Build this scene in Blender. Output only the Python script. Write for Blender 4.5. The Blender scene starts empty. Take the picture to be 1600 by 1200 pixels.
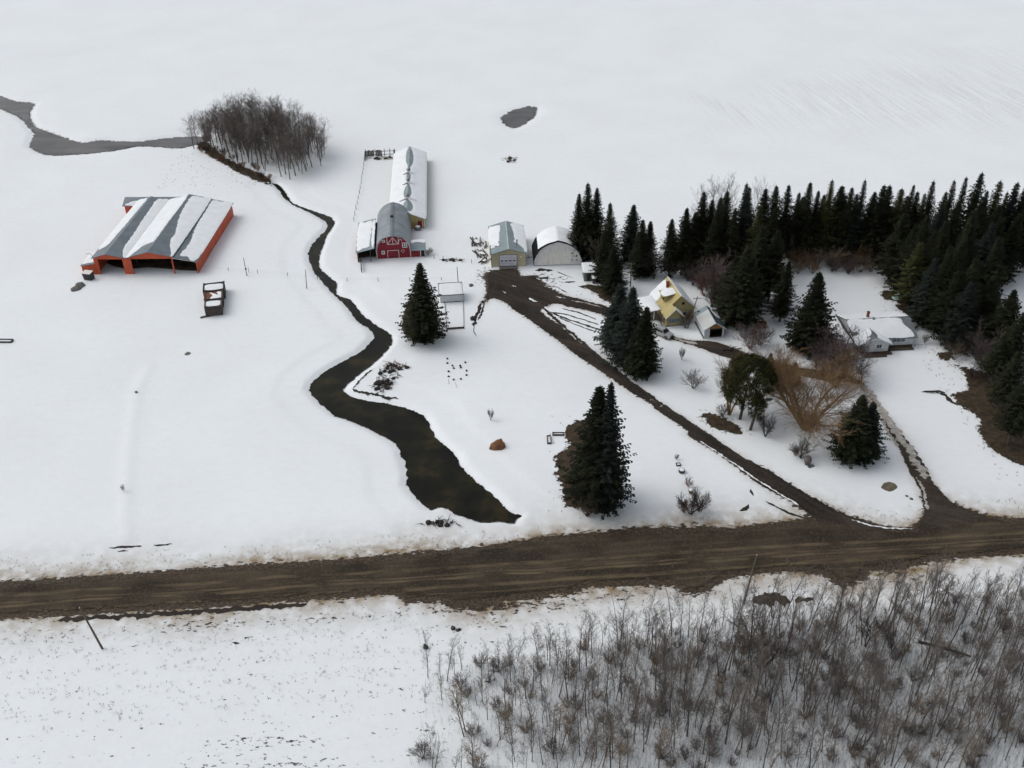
import bpy, bmesh, math, random
import numpy as np
from mathutils import Vector, Matrix
from mathutils.geometry import delaunay_2d_cdt

SC = bpy.context.scene
COL = SC.collection
random.seed(11)
R = math.radians

# ------------------------------------------------------------------ camera
FPX, PITCH, ROLL, CAMH = 1600.0, R(33.5), R(1.0), 112.0
_r0 = np.array([1.0, 0, 0]); _u0 = np.array([0, math.sin(PITCH), math.cos(PITCH)])
AXF = np.array([0, math.cos(PITCH), -math.sin(PITCH)])
AXR = _r0 * math.cos(ROLL) - _u0 * math.sin(ROLL)
AXU = _u0 * math.cos(ROLL) + _r0 * math.sin(ROLL)
cam_d = bpy.data.cameras.new('camera')
cam = bpy.data.objects.new('camera', cam_d); COL.objects.link(cam)
cam_d.sensor_width = 36.0; cam_d.lens = FPX / 1600 * 36.0
cam_d.clip_start = 1.0; cam_d.clip_end = 8000.0
m = Matrix.Identity(4)
for i in range(3):
    m[i][0] = AXR[i]; m[i][1] = AXU[i]; m[i][2] = -AXF[i]
m[2][3] = CAMH
cam.matrix_world = m
SC.camera = cam

# ------------------------------------------------------------------ world, sun, exposure
SUN_EL, SUN_AZ = R(48), R(-75)          # azimuth measured from +Y towards +X
w = bpy.data.worlds.new('World'); SC.world = w; w.use_nodes = True
nt = w.node_tree; nt.nodes.clear()
wo = nt.nodes.new('ShaderNodeOutputWorld'); bg = nt.nodes.new('ShaderNodeBackground')
sky = nt.nodes.new('ShaderNodeTexSky'); sky.sky_type = 'NISHITA'; sky.sun_disc = False
sky.sun_elevation = SUN_EL; sky.sun_rotation = SUN_AZ; sky.air_density = 1.0; sky.dust_density = 3.0; sky.ozone_density = 1.0
hs = nt.nodes.new('ShaderNodeHueSaturation'); hs.inputs['Saturation'].default_value = 0.30
nt.links.new(sky.outputs[0], hs.inputs['Color']); nt.links.new(hs.outputs[0], bg.inputs['Color'])
bg.inputs['Strength'].default_value = 0.12
nt.links.new(bg.outputs[0], wo.inputs['Surface'])
sd_ = bpy.data.lights.new('sun', 'SUN'); sd_.energy = 0.5; sd_.angle = R(70); sd_.color = (1.0, 0.97, 0.93)
sun = bpy.data.objects.new('sun', sd_); COL.objects.link(sun)
_d = Vector((math.sin(SUN_AZ) * math.cos(SUN_EL), math.cos(SUN_AZ) * math.cos(SUN_EL), math.sin(SUN_EL)))
sun.rotation_euler = _d.to_track_quat('Z', 'Y').to_euler(); sun.location = (0, 100, 200)
SC.view_settings.view_transform = 'Standard'; SC.view_settings.look = 'None'
SC.view_settings.gamma = 1.0; SC.view_settings.exposure = 0.35; SC.view_settings.use_curve_mapping = False
SC.render.engine = 'CYCLES'
SC.cycles.use_denoising = True
SC.cycles.use_adaptive_sampling = True; SC.cycles.adaptive_threshold = 0.025; SC.cycles.adaptive_min_samples = 12
SC.cycles.max_bounces = 6; SC.cycles.diffuse_bounces = 3; SC.cycles.glossy_bounces = 2
SC.cycles.transparent_max_bounces = 6

# ------------------------------------------------------------------ survey helpers: image bearings -> points on the land
def G(px, py, z=0.0):
    d = AXF + AXR * (px - 800) / FPX + AXU * (600 - py) / FPX
    t = (z - CAMH) / d[2]
    return Vector((d[0] * t, d[1] * t, z))
def P(x, y, z):
    d = np.array([x, y, z - CAMH]); k = d @ AXF
    return 800 + FPX * (d @ AXR) / k, 600 - FPX * (d @ AXU) / k
def height_at(b, ty):
    lo, hi = 0.0, 60.0
    for _ in range(40):
        mid = (lo + hi) / 2
        if P(b[0], b[1], mid)[1] > ty: lo = mid
        else: hi = mid
    return lo
def from_tip(tx, ty, by):
    bx = tx
    for _ in range(6):
        b = G(bx, by); h = height_at(b, ty); bx += tx - P(b[0], b[1], h)[0]
    return G(bx, by), h
def GP(pts, z=0.0): return [G(x, y, z).xy for x, y in pts]

# ------------------------------------------------------------------ materials
MATS = {}
def nodes_of(name):
    mt = bpy.data.materials.new(name); mt.use_nodes = True
    n = mt.node_tree; b = n.nodes['Principled BSDF']
    return mt, n, b
def mat(name, c1, c2=None, rough=0.75, scale=1.0, metal=0.0, spec=0.3, bump=0.0, stretch=(1, 1, 1), detail=4.0, lo=0.35, hi=0.65, rnd=0.0, bscale=None, rot=(0, 0, 0)):
    """principled material whose colour wanders between c1 and c2 with a noise field; rnd adds per-object value variation"""
    mt, n, b = nodes_of(name)
    b.inputs['Roughness'].default_value = rough; b.inputs['Metallic'].default_value = metal
    b.inputs['Specular IOR Level'].default_value = spec
    tc = n.nodes.new('ShaderNodeTexCoord'); mp = n.nodes.new('ShaderNodeMapping')
    mp.inputs['Scale'].default_value = stretch; mp.inputs['Rotation'].default_value = rot
    n.links.new(tc.outputs['Object'], mp.inputs['Vector'])
    nz = n.nodes.new('ShaderNodeTexNoise'); nz.inputs['Scale'].default_value = scale; nz.inputs['Detail'].default_value = detail
    n.links.new(mp.outputs[0], nz.inputs['Vector'])
    cr = n.nodes.new('ShaderNodeValToRGB'); cr.color_ramp.elements[0].position = lo; cr.color_ramp.elements[1].position = hi
    c2 = c2 or tuple(v * 0.75 for v in c1)
    cr.color_ramp.elements[0].color = (*c1, 1); cr.color_ramp.elements[1].color = (*c2, 1)
    n.links.new(nz.outputs['Fac'], cr.inputs[0])
    out = cr.outputs[0]
    if rnd:
        oi = n.nodes.new('ShaderNodeObjectInfo'); mr = n.nodes.new('ShaderNodeMapRange')
        mr.inputs['To Min'].default_value = 1 - rnd; mr.inputs['To Max'].default_value = 1 + rnd
        n.links.new(oi.outputs['Random'], mr.inputs['Value'])
        hv = n.nodes.new('ShaderNodeHueSaturation'); n.links.new(mr.outputs[0], hv.inputs['Value']); n.links.new(out, hv.inputs['Color'])
        out = hv.outputs[0]
    n.links.new(out, b.inputs['Base Color'])
    if bump:
        bn = n.nodes.new('ShaderNodeBump'); bn.inputs['Strength'].default_value = bump; bn.inputs['Distance'].default_value = 0.05
        if bscale:
            nb = n.nodes.new('ShaderNodeTexNoise'); nb.inputs['Scale'].default_value = bscale; nb.inputs['Detail'].default_value = 3
            n.links.new(mp.outputs[0], nb.inputs['Vector']); n.links.new(nb.outputs['Fac'], bn.inputs['Height'])
        else: n.links.new(nz.outputs['Fac'], bn.inputs['Height'])
        n.links.new(bn.outputs[0], b.inputs['Normal'])
    MATS[name] = mt
    return mt
def ribbed(name, c1, c2, axis=1, period=0.9, rough=0.45, metal=0.35, rnd=0.0, depth=0.35):
    """sheet metal or lap boards: fine ribs across one axis plus weathering noise"""
    mt = mat(name, c1, c2, rough=rough, scale=0.35, metal=metal, spec=0.4, rnd=rnd)
    n = mt.node_tree; b = n.nodes['Principled BSDF']
    tc = n.nodes.new('ShaderNodeTexCoord'); wv = n.nodes.new('ShaderNodeTexWave')
    wv.bands_direction = 'XYZ'[axis]; wv.inputs['Scale'].default_value = 0.314 / period; wv.inputs['Distortion'].default_value = 0
    n.links.new(tc.outputs['Object'], wv.inputs['Vector'])
    bn = n.nodes.new('ShaderNodeBump'); bn.inputs['Strength'].default_value = depth; bn.inputs['Distance'].default_value = 0.04
    n.links.new(wv.outputs['Fac'], bn.inputs['Height']); n.links.new(bn.outputs[0], b.inputs['Normal'])
    return mt
mat('snow_cap', (0.80, 0.825, 0.835), (0.74, 0.77, 0.785), rough=0.6, scale=0.5, spec=0.2, bump=0.25, bscale=2.5)
mat('dirt_floor', (0.05, 0.04, 0.03), (0.09, 0.07, 0.05), scale=0.6)
ribbed('roof_grey', (0.16, 0.19, 0.21), (0.12, 0.145, 0.165), axis=1)
ribbed('roof_barn', (0.27, 0.30, 0.32), (0.19, 0.215, 0.235), axis=1, rough=0.5)
ribbed('roof_green', (0.24, 0.30, 0.31), (0.20, 0.25, 0.265), axis=1)
ribbed('roof_pale', (0.50, 0.52, 0.50), (0.42, 0.44, 0.43), axis=1)
ribbed('roof_blue', (0.10, 0.14, 0.16), (0.08, 0.11, 0.13), axis=1)
ribbed('roof_yellow', (0.44, 0.37, 0.17), (0.36, 0.30, 0.13), axis=2, period=0.5, metal=0.0, rough=0.8)
mat('shingle_grey', (0.16, 0.175, 0.18), (0.11, 0.12, 0.125), scale=1.5, rough=0.9)
ribbed('wall_orange', (0.52, 0.090, 0.035), (0.42, 0.070, 0.030), axis=0, period=0.9, metal=0.0, rough=0.6)
ribbed('wall_red', (0.23, 0.016, 0.027), (0.16, 0.012, 0.019), axis=0, period=0.35, metal=0.0, rough=0.75)
ribbed('wall_beige', (0.50, 0.45, 0.30), (0.43, 0.385, 0.25), axis=0, period=0.6, metal=0.0, rough=0.7)
ribbed('wall_yellow', (0.44, 0.37, 0.17), (0.34, 0.28, 0.12), axis=2, period=0.25, metal=0.0, rough=0.75)
ribbed('wall_white', (0.62, 0.65, 0.66), (0.52, 0.55, 0.57), axis=2, period=0.25, metal=0.0, rough=0.7)
ribbed('wall_bluegrey', (0.26, 0.30, 0.34), (0.20, 0.235, 0.27), axis=2, period=0.25, metal=0.0, rough=0.7)
ribbed('wall_greygreen', (0.14, 0.17, 0.17), (0.10, 0.12, 0.12), axis=0, period=0.3, metal=0.0, rough=0.8)
mat('wall_weathered', (0.72, 0.71, 0.69), (0.56, 0.545, 0.525), scale=1.2, stretch=(3, 1, 0.5), lo=0.42, hi=0.72)
mat('panel_pale', (0.76, 0.74, 0.67), (0.66, 0.64, 0.58), scale=0.9, stretch=(3, 1, 0.5))
mat('white_paint', (0.74, 0.74, 0.74), (0.62, 0.62, 0.62), scale=1.5)
mat('door_white', (0.66, 0.67, 0.70), (0.60, 0.61, 0.64), scale=0.7, rough=0.5)
mat('plywood', (0.36, 0.19, 0.07), (0.28, 0.14, 0.05), scale=0.9)
mat('black_tarp', (0.009, 0.009, 0.010), (0.015, 0.015, 0.016), scale=1.0, rough=0.9, spec=0.1)
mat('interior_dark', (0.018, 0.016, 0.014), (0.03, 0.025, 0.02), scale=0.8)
mat('wood_dark', (0.045, 0.035, 0.03), (0.085, 0.07, 0.06), scale=1.5, stretch=(1, 1, 4), rnd=0.25)
mat('wood_grey', (0.11, 0.10, 0.09), (0.18, 0.165, 0.15), scale=1.5, stretch=(1, 1, 0.3), rnd=0.2)
mat('pole_wood', (0.09, 0.08, 0.055), (0.13, 0.115, 0.085), scale=2, stretch=(1, 1, 0.2))
mat('rust', (0.20, 0.07, 0.035), (0.12, 0.045, 0.03), scale=1.5)
mat('boulder_brown', (0.22, 0.105, 0.045), (0.13, 0.065, 0.035), scale=0.9, rough=0.9, bump=0.6, bscale=3)
mat('stone_grey', (0.10, 0.095, 0.09), (0.16, 0.15, 0.14), scale=1.5, rough=0.9, bump=0.5)
mat('stone_tan', (0.17, 0.145, 0.10), (0.10, 0.085, 0.06), scale=1.2, rough=0.9)
mat('brick', (0.26, 0.075, 0.045), (0.18, 0.05, 0.035), scale=3)
mat('glass_dark', (0.02, 0.024, 0.03), (0.035, 0.04, 0.048), scale=0.6, rough=0.08, spec=0.5)
mat('glass_pale', (0.09, 0.11, 0.13), (0.13, 0.15, 0.17), scale=0.6, rough=0.1, spec=0.5)
mat('metal_dark', (0.03, 0.03, 0.032), (0.05, 0.05, 0.05), scale=2, rough=0.5)
mat('metal_grey', (0.25, 0.26, 0.27), (0.18, 0.19, 0.2), scale=2, rough=0.45, metal=0.6)
mat('car_silver', (0.40, 0.405, 0.40), (0.37, 0.375, 0.37), scale=0.5, rough=0.3, metal=0.35, spec=0.5)
mat('rubber', (0.015, 0.015, 0.015), (0.025, 0.025, 0.025), scale=3, rough=0.85)
mat('lamp_red', (0.25, 0.01, 0.01), (0.2, 0.01, 0.01), rough=0.3)
mat('lamp_clear', (0.6, 0.62, 0.62), (0.55, 0.57, 0.57), rough=0.2)
mat('tarp_teal', (0.30, 0.42, 0.40), (0.24, 0.34, 0.33), scale=1.2)
mat('brown_deck', (0.085, 0.06, 0.042), (0.05, 0.038, 0.03), scale=1.5)
mat('needles', (0.013, 0.016, 0.009), (0.032, 0.036, 0.018), scale=0.7, rough=0.85, spec=0.12, rnd=0.28, lo=0.4, hi=0.7)
mat('needles_blue', (0.014, 0.018, 0.015), (0.026, 0.033, 0.027), scale=0.7, rough=0.85, spec=0.12, rnd=0.25)
mat('needles_olive', (0.027, 0.031, 0.012), (0.060, 0.062, 0.024), scale=0.6, rough=0.85, spec=0.12, rnd=0.2)
mat('bark', (0.05, 0.042, 0.035), (0.085, 0.07, 0.058), scale=3, rough=0.9, rnd=0.2)
mat('bark_aspen', (0.16, 0.145, 0.125), (0.09, 0.08, 0.07), scale=2.5, rough=0.9, rnd=0.25)
mat('twig_grey', (0.105, 0.090, 0.080), (0.145, 0.125, 0.110), scale=0.6, rough=0.9, rnd=0.25)
mat('bark_sapling', (0.13, 0.118, 0.105), (0.075, 0.066, 0.058), scale=1.2, rough=0.9, rnd=0.35)
mat('twig_pale', (0.115, 0.100, 0.088), (0.155, 0.136, 0.120), scale=0.6, rough=0.9, rnd=0.3)
mat('twig_tawny', (0.15, 0.115, 0.08), (0.20, 0.155, 0.11), scale=0.5, rough=0.9, rnd=0.3)
mat('twig_brown', (0.10, 0.075, 0.052), (0.14, 0.105, 0.075), scale=0.5, rough=0.9, rnd=0.25)
mat('twig_mauve', (0.10, 0.075, 0.072), (0.13, 0.10, 0.095), scale=0.6, rough=0.9, rnd=0.2)
mat('twig_dark', (0.035, 0.03, 0.028), (0.06, 0.05, 0.044), scale=0.6, rough=0.9, rnd=0.2)
mat('twig_gold', (0.21, 0.135, 0.070), (0.13, 0.082, 0.045), scale=0.35, rough=0.9, rnd=0.15)
mat('twig_tan', (0.25, 0.165, 0.080), (0.16, 0.105, 0.055), scale=0.35, rough=0.9, rnd=0.15)
mat('twig_rust', (0.16, 0.075, 0.04), (0.11, 0.055, 0.03), scale=0.5, rough=0.9, rnd=0.2)
mat('grass_dead', (0.028, 0.021, 0.013), (0.066, 0.047, 0.027), scale=0.9, rough=0.95, bump=0.8, bscale=6)
mat('grass_stem', (0.11, 0.080, 0.046), (0.065, 0.048, 0.028), scale=1.0, rough=0.95, rnd=0.2)

# ------------------------------------------------------------------ mesh builder
class MB:
    def __init__(s): s.v = []; s.f = []
    def add(s, vs, fs):
        o = len(s.v); s.v += [tuple(v) for v in vs]; s.f += [tuple(i + o for i in f) for f in fs]; return s
    def box(s, x0, x1, y0, y1, z0, z1):
        return s.add([(x0, y0, z0), (x1, y0, z0), (x1, y1, z0), (x0, y1, z0), (x0, y0, z1), (x1, y0, z1), (x1, y1, z1), (x0, y1, z1)],
                     [(3, 2, 1, 0), (4, 5, 6, 7), (0, 1, 5, 4), (1, 2, 6, 5), (2, 3, 7, 6), (3, 0, 4, 7)])
    def prism(s, prof, y0, y1):
        """profile in x,z (counter-clockwise seen from -y) pushed from y0 to y1"""
        n = len(prof)
        vs = [(x, y0, z) for x, z in prof] + [(x, y1, z) for x, z in prof]
        fs = [tuple(range(n)), tuple(range(2 * n - 1, n - 1, -1))] + [(i, i + n, (i + 1) % n + n, (i + 1) % n) for i in range(n)]
        return s.add(vs, fs)
    def prism_x(s, prof, x0, x1):
        n = len(prof)
        vs = [(x0, y, z) for y, z in prof] + [(x1, y, z) for y, z in prof]
        fs = [tuple(range(n - 1, -1, -1)), tuple(range(n, 2 * n))] + [(i, (i + 1) % n, (i + 1) % n + n, i + n) for i in range(n)]
        return s.add(vs, fs)
    def slab(s, o, u, v, t):
        """parallelogram plate: corner o, edges u and v, thickness t downwards along its normal"""
        o, u, v = Vector(o), Vector(u), Vector(v); n = u.cross(v).normalized()
        if n.z < 0: n = -n
        a = [o, o + u, o + u + v, o + v]; b = [p - n * t for p in a]
        return s.add(a + b, [(0, 1, 2, 3), (7, 6, 5, 4), (0, 4, 5, 1), (1, 5, 6, 2), (2, 6, 7, 3), (3, 7, 4, 0)])
    def beam(s, a, b, w=0.1, h=None):
        a, b = Vector(a), Vector(b); h = h or w; d = (b - a).normalized()
        ref = Vector((0, 0, 1)) if abs(d.z) < 0.95 else Vector((1, 0, 0))
        x = d.cross(ref).normalized() * (w / 2); y = x.cross(d).normalized() * (h / 2)
        vs = [a - x - y, a + x - y, a + x + y, a - x + y, b - x - y, b + x - y, b + x + y, b - x + y]
        return s.add(vs, [(3, 2, 1, 0), (4, 5, 6, 7), (0, 1, 5, 4), (1, 2, 6, 5), (2, 3, 7, 6), (3, 0, 4, 7)])
    def tube(s, pts, rads, n=5):
        pts = [Vector(p) for p in pts]; vs = []; fs = []
        for i, p in enumerate(pts):
            d = (pts[min(i + 1, len(pts) - 1)] - pts[max(i - 1, 0)]).normalized()
            ref = Vector((0, 0, 1)) if abs(d.z) < 0.9 else Vector((1, 0, 0))
            x = d.cross(ref).normalized(); y = d.cross(x)
            for k in range(n):
                a = 2 * math.pi * k / n
                vs.append(p + (x * math.cos(a) + y * math.sin(a)) * rads[i])
        for i in range(len(pts) - 1):
            for k in range(n):
                fs.append((i * n + k, i * n + (k + 1) % n, (i + 1) * n + (k + 1) % n, (i + 1) * n + k))
        if n > 3: fs.append(tuple(range((len(pts) - 1) * n, len(pts) * n)))
        return s.add(vs, fs)
    def lathe(s, prof, n=14, c=(0, 0, 0)):
        vs = []; fs = []
        for r, z in prof:
            for k in range(n):
                a = 2 * math.pi * k / n; vs.append((c[0] + r * math.cos(a), c[1] + r * math.sin(a), c[2] + z))
        for i in range(len(prof) - 1):
            for k in range(n): fs.append((i * n + k, i * n + (k + 1) % n, (i + 1) * n + (k + 1) % n, (i + 1) * n + k))
        fs.append(tuple(range((len(prof) - 1) * n, len(prof) * n))); fs.append(tuple(range(n - 1, -1, -1)))
        return s.add(vs, fs)
    def mesh(s, name, material, smooth=False):
        me = bpy.data.meshes.new(name); me.from_pydata(s.v, [], s.f); me.update()
        if smooth: me.polygons.foreach_set('use_smooth', [True] * len(me.polygons))
        me.materials.append(MATS[material]); return me
    def build(s, name, material, parent=None, smooth=False):
        return link(name, s.mesh(name, material, smooth), parent)
def link(name, me, parent=None):
    o = bpy.data.objects.new(name, me); COL.objects.link(o)
    if parent is not None: o.parent = parent
    return o
def tag(o, label, cat, group=None, kind=None):
    o['label'] = label; o['category'] = cat
    if group: o['group'] = group
    if kind: o['kind'] = kind
    return o
def thing(name, label, cat, loc=(0, 0, 0), rz=0.0, group=None):
    o = bpy.data.objects.new(name, None); COL.objects.link(o); o.empty_display_size = 0.5
    o.location = loc; o.rotation_euler = (0, 0, rz)
    return tag(o, label, cat, group)
def part(name, material, parent, fn, smooth=False):
    b = MB(); fn(b); return b.build(name, material, parent, smooth)
def bx(name, material, parent, *a): return MB().box(*a).build(name, material, parent)

# ------------------------------------------------------------------ ragged outlines and sheets
_ng = np.random.RandomState(5)
def fnoise(x, y, s):
    return (math.sin(x * 1.7 * s + 3.1 * math.sin(y * 0.9 * s)) + math.sin(y * 2.3 * s + 1.7 + 2.0 * math.sin(x * 1.3 * s)) +
            0.6 * math.sin(x * 5.1 * s + y * 3.7 * s + 0.5) + 0.6 * math.sin(y * 6.3 * s - x * 4.1 * s)) / 3.2
def ragged(poly, step=0.4, amp=0.25, seed=0, smooth=True):
    """closed outline, rounded (Catmull-Rom), resampled and frayed"""
    rng = random.Random(seed); n = len(poly); out = []
    for i in range(n):
        p0, p1, p2, p3 = (Vector(poly[(i + k) % n]) for k in (-1, 0, 1, 2))
        L = (p2 - p1).length; k = max(1, int(L / step))
        for j in range(k):
            t = j / k
            if smooth: q = 0.5 * ((2 * p1) + (p2 - p0) * t + (2 * p0 - 5 * p1 + 4 * p2 - p3) * t * t + (3 * p1 - p0 - 3 * p2 + p3) * t ** 3)
            else: q = p1.lerp(p2, t)
            dx = fnoise(q.x + seed, q.y, 0.9) * amp + rng.uniform(-1, 1) * amp * 0.5
            dy = fnoise(q.y, q.x + seed * 3, 0.9) * amp + rng.uniform(-1, 1) * amp * 0.5
            out.append(Vector((q.x + dx, q.y + dy)))
    return out
def inside(p, poly):
    x, y = p; c = False; j = len(poly) - 1
    for i in range(len(poly)):
        xi, yi = poly[i]; xj, yj = poly[j]
        if (yi > y) != (yj > y) and x < (xj - xi) * (y - yi) / (yj - yi) + xi: c = not c
        j = i
    return c
def fill(outline, spacing=None):
    """triangulate an outline (list of 2-vectors) with inner points; returns verts, faces"""
    pts = list(outline); n = len(pts); edges = [(i, (i + 1) % n) for i in range(n)]
    if spacing:
        xs = [p.x for p in outline]; ys = [p.y for p in outline]
        x = min(xs) + spacing / 2
        while x < max(xs):
            y = min(ys) + spacing / 2
            while y < max(ys):
                if inside((x, y), outline): pts.append(Vector((x + random.uniform(-.1, .1) * spacing, y + random.uniform(-.1, .1) * spacing)))
                y += spacing
            x += spacing
    v, e, f, *_ = delaunay_2d_cdt(pts, edges, [], 1, 1e-4)
    return v, [list(q) for q in f]
# ================================================================== THE LAND
CREEK_PX = [(425,287),(436,297),(442,307),(455,319),(470,326),(490,336),(505,344),(511,350),(510,359),(497,372),(483,391),(484,409),(492,427),
 (507,444),(525,464),(540,477),(556,499),(577,514),(585,526),(577,537),(562,551),(533,566),(509,580),(491,594),(483,610),(497,627),(524,649),(541,655),
 (568,666),(598,681),(615,692),(625,703),(626,712),(634,726),(637,761),(653,780),(672,797),(686,792),(703,797),(714,805),(736,811),(747,816),(780,815),
 (803,817),(805,811),(813,805),(796,800),(766,770),(741,750),(719,728),(714,714),(697,698),(681,684),(670,662),(663,651),(640,640),(612,632),(582,627),
 (554,621),(538,611),(540,603),(560,585),(579,571),(596,556),(611,538),(612,525),(597,514),(575,499),(560,484),(547,468),(529,462),(525,453),(526,442),
 (512,431),(501,420),(498,409),(501,394),(506,381),(511,368),(518,357),(523,349),(517,340),(507,336),(490,330),(472,324),(457,317),(449,306),(446,300),(434,288)]
STREAM_PX = [(-40,140),(0,150),(22,158),(54,162),(46,176),(47,187),(57,200),(95,214),(112,221),(130,224),(160,220),(212,222),(250,217),(310,213),
 (322,220),(310,224),(282,231),(250,229),(215,228),(180,235),(135,240),(87,243),(65,240),(47,228),(54,208),(38,190),(25,180),(0,170),(-40,160)]
POND_PX = [(788,180),(805,172),(820,168),(838,168),(836,180),(826,188),(815,196),(803,200),(790,196),(784,187)]
ROAD_PX_N = [(-160,925),(0,914),(150,904),(300,893),(400,887),(500,881),(600,874),(690,864),(750,857),(800,850),(850,840),(912,837),(960,833),(990,829),(1060,831),
 (1100,828),(1147,831),(1162,826),(1225,819),(1275,812),(1330,818),(1381,826),(1425,828),(1470,822),(1540,812),(1590,815),(1640,812),(1800,800)]
ROAD_PX_S = [(1800,845),(1600,861),(1500,867),(1450,871),(1400,886),(1356,886),(1344,899),(1316,908),(1296,896),(1250,888),(1194,890),(1131,901),(1100,919),(1075,922),
 (1053,910),(975,909),(912,912),(898,920),(850,925),(800,931),(762,938),(712,941),(690,934),(636,937),(628,925),(600,925),(500,932),(400,939),(300,945),(150,955),(0,962),(-160,972)]
DRIVE_PX = [(772,422),(808,420),(812,432),(836,431),(850,446),(878,459),(906,467),(925,472),(950,480),(950,495),(917,486),(887,480),(868,475),(848,482),(846,488),(859,497),(878,510),(894,525),
 (940,559),(970,582),(1000,606),(1025,625),(1062,647),(1092,667),(1115,682),(1150,707),(1200,733),(1225,749),(1269,775),(1319,800),(1375,822),(1385,832),(1330,828),(1280,820),
 (1268,806),(1235,785),(1205,770),(1180,755),(1150,732),(1127,715),(1112,705),(1090,692),(1073,681),(1070,671),(1040,650),(1015,632),(985,614),(960,597),(905,560),(854,521),(839,510),(822,497),(805,487),(790,474),
 (776,468),(768,466),(762,472),(755,478),(750,474),(757,462),(762,446),(760,430)]
LANE_PX = [(944,479),(985,494),(1016,510),(1055,525),(1081,531),(1107,532),(1128,536),(1156,547),(1197,560),(1250,573),(1310,582),(1345,594),(1355,605),(1377,635),(1401,665),(1427,696),(1452,735),
 (1458,750),(1487,780),(1537,804),(1580,816),(1590,826),(1500,834),(1440,834),(1432,822),(1440,806),(1442,790),(1432,757),(1420,738),(1400,695),(1380,665),(1360,626),(1335,600),(1300,597),(1250,588),(1197,575),(1175,570),
 (1122,555),(1085,542),(1044,530),(1016,521),(980,507),(944,494)]
road_poly = GP(ROAD_PX_N + ROAD_PX_S); drive_poly = GP(DRIVE_PX); lane_poly = GP(LANE_PX)
creek_poly = GP(CREEK_PX, -0.5); stream_poly = GP(STREAM_PX, -0.5); pond_poly = GP(POND_PX, -0.2)
ROAD_ANG = math.atan2(10.3, 159.5)

def poly_sd(X, Y, poly):
    """signed distance to a polygon (negative inside), numpy"""
    px = np.array([p[0] for p in poly]); py = np.array([p[1] for p in poly]); n = len(px)
    best = np.full(X.shape, 1e9); ins = np.zeros(X.shape, bool)
    for i in range(n):
        x0, y0, x1, y1 = px[i - 1], py[i - 1], px[i], py[i]
        dx, dy = x1 - x0, y1 - y0; L = dx * dx + dy * dy + 1e-9
        t = np.clip(((X - x0) * dx + (Y - y0) * dy) / L, 0, 1)
        best = np.minimum(best, (X - x0 - t * dx) ** 2 + (Y - y0 - t * dy) ** 2)
        if abs(dy) > 1e-9:
            c = ((y0 > Y) != (y1 > Y)) & (X < (x1 - x0) * (Y - y0) / dy + x0); ins ^= c
    d = np.sqrt(best); return np.where(ins, -d, d)
def sstep(a, b, v):
    t = np.clip((v - a) / (b - a), 0, 1); return t * t * (3 - 2 * t)
def base_h(X, Y):
    return 0.12 * np.sin(.043 * X + 1.3) * np.cos(.037 * Y + .4) + 0.05 * np.sin(.11 * X - .07 * Y)
DRIFT = [tuple(q) for q in GP([(240, 560), (212, 610), (203, 690), (196, 770), (196, 850)])]
def land_h(X, Y):
    X = np.asarray(X, float); Y = np.asarray(Y, float); z = base_h(X, Y)
    def dig(z, poly, deep, wide, lip, near=1.7, shelf=None):
        a = np.array([list(p) for p in poly]); lo, hi = a.min(0) - wide - 2, a.max(0) + wide + 2
        k = (X > lo[0]) & (X < hi[0]) & (Y > lo[1]) & (Y < hi[1])
        if k.any():
            s = poly_sd(X[k], Y[k], poly); z = z.copy()
            z[k] -= deep * (1 - sstep(0.25, near, s)) + lip * (1 - sstep(shelf or near, wide, s))
        return z
    z = dig(z, creek_poly, 0.55, 7.5, 0.14, 0.95, 6.0); z = dig(z, stream_poly, 0.45, 8, 0.2, 2.5); z = dig(z, pond_poly, 0.25, 4, 0.1, 2.5)
    # an old drift ridge crossing the west field
    pl = DRIFT
    for (x0, y0), (x1, y1) in zip(pl, pl[1:]):
        dx, dy = x1 - x0, y1 - y0; L = dx * dx + dy * dy; t = ((X - x0) * dx + (Y - y0) * dy) / L; d = ((X - x0) * dy - (Y - y0) * dx) / math.sqrt(L)
        z = z + np.where((t >= 0) & (t <= 1), 0.16 * np.exp(-(d / 1.1) ** 2) * np.clip(t * 3 + (x0 != pl[0][0]) * 1, 0, 1), 0)
    # the road stands on a low bank with shallow ditches
    c, s = math.cos(ROAD_ANG), math.sin(ROAD_ANG); v = -(X + 78.1) * s + (Y - 110.7) * c
    z = z - 0.25 * np.exp(-((np.abs(v - 0.8) - 9.5) / 2.2) ** 2)
    return z
def ground_z(x, y): return float(land_h(np.array([x]), np.array([y]))[0])

def axis_grid(lo, hi, step, far_lo, far_hi):
    a = list(np.arange(lo, hi, step)); s = step; v = a[-1]
    while v < far_hi: s *= 1.16; v += s; a.append(v)
    s = step; v = lo; pre = []
    while v > far_lo: s *= 1.16; v -= s; pre.append(v)
    return np.array(pre[::-1] + a)
gx = axis_grid(-186, 126, 0.8, -4200, 4200); gy = axis_grid(72, 366, 0.8, -700, 5200)
GX, GY = np.meshgrid(gx, gy); GZ = land_h(GX.ravel(), GY.ravel()).reshape(GX.shape)
ny, nx = GX.shape
verts = np.stack([GX.ravel(), GY.ravel(), GZ.ravel()], 1)
ii = (np.arange(ny - 1)[:, None] * nx + np.arange(nx - 1)[None, :]).ravel()
quads = np.stack([ii, ii + 1, ii + 1 + nx, ii + nx], 1)
me = bpy.data.meshes.new('snow_field')
me.vertices.add(len(verts)); me.vertices.foreach_set('co', verts.ravel())
me.loops.add(len(quads) * 4); me.loops.foreach_set('vertex_index', quads.ravel())
me.polygons.add(len(quads)); me.polygons.foreach_set('loop_start', np.arange(0, len(quads) * 4, 4)); me.polygons.foreach_set('loop_total', np.full(len(quads), 4))
me.polygons.foreach_set('use_smooth', np.ones(len(quads), bool)); me.update(); me.validate()
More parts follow.
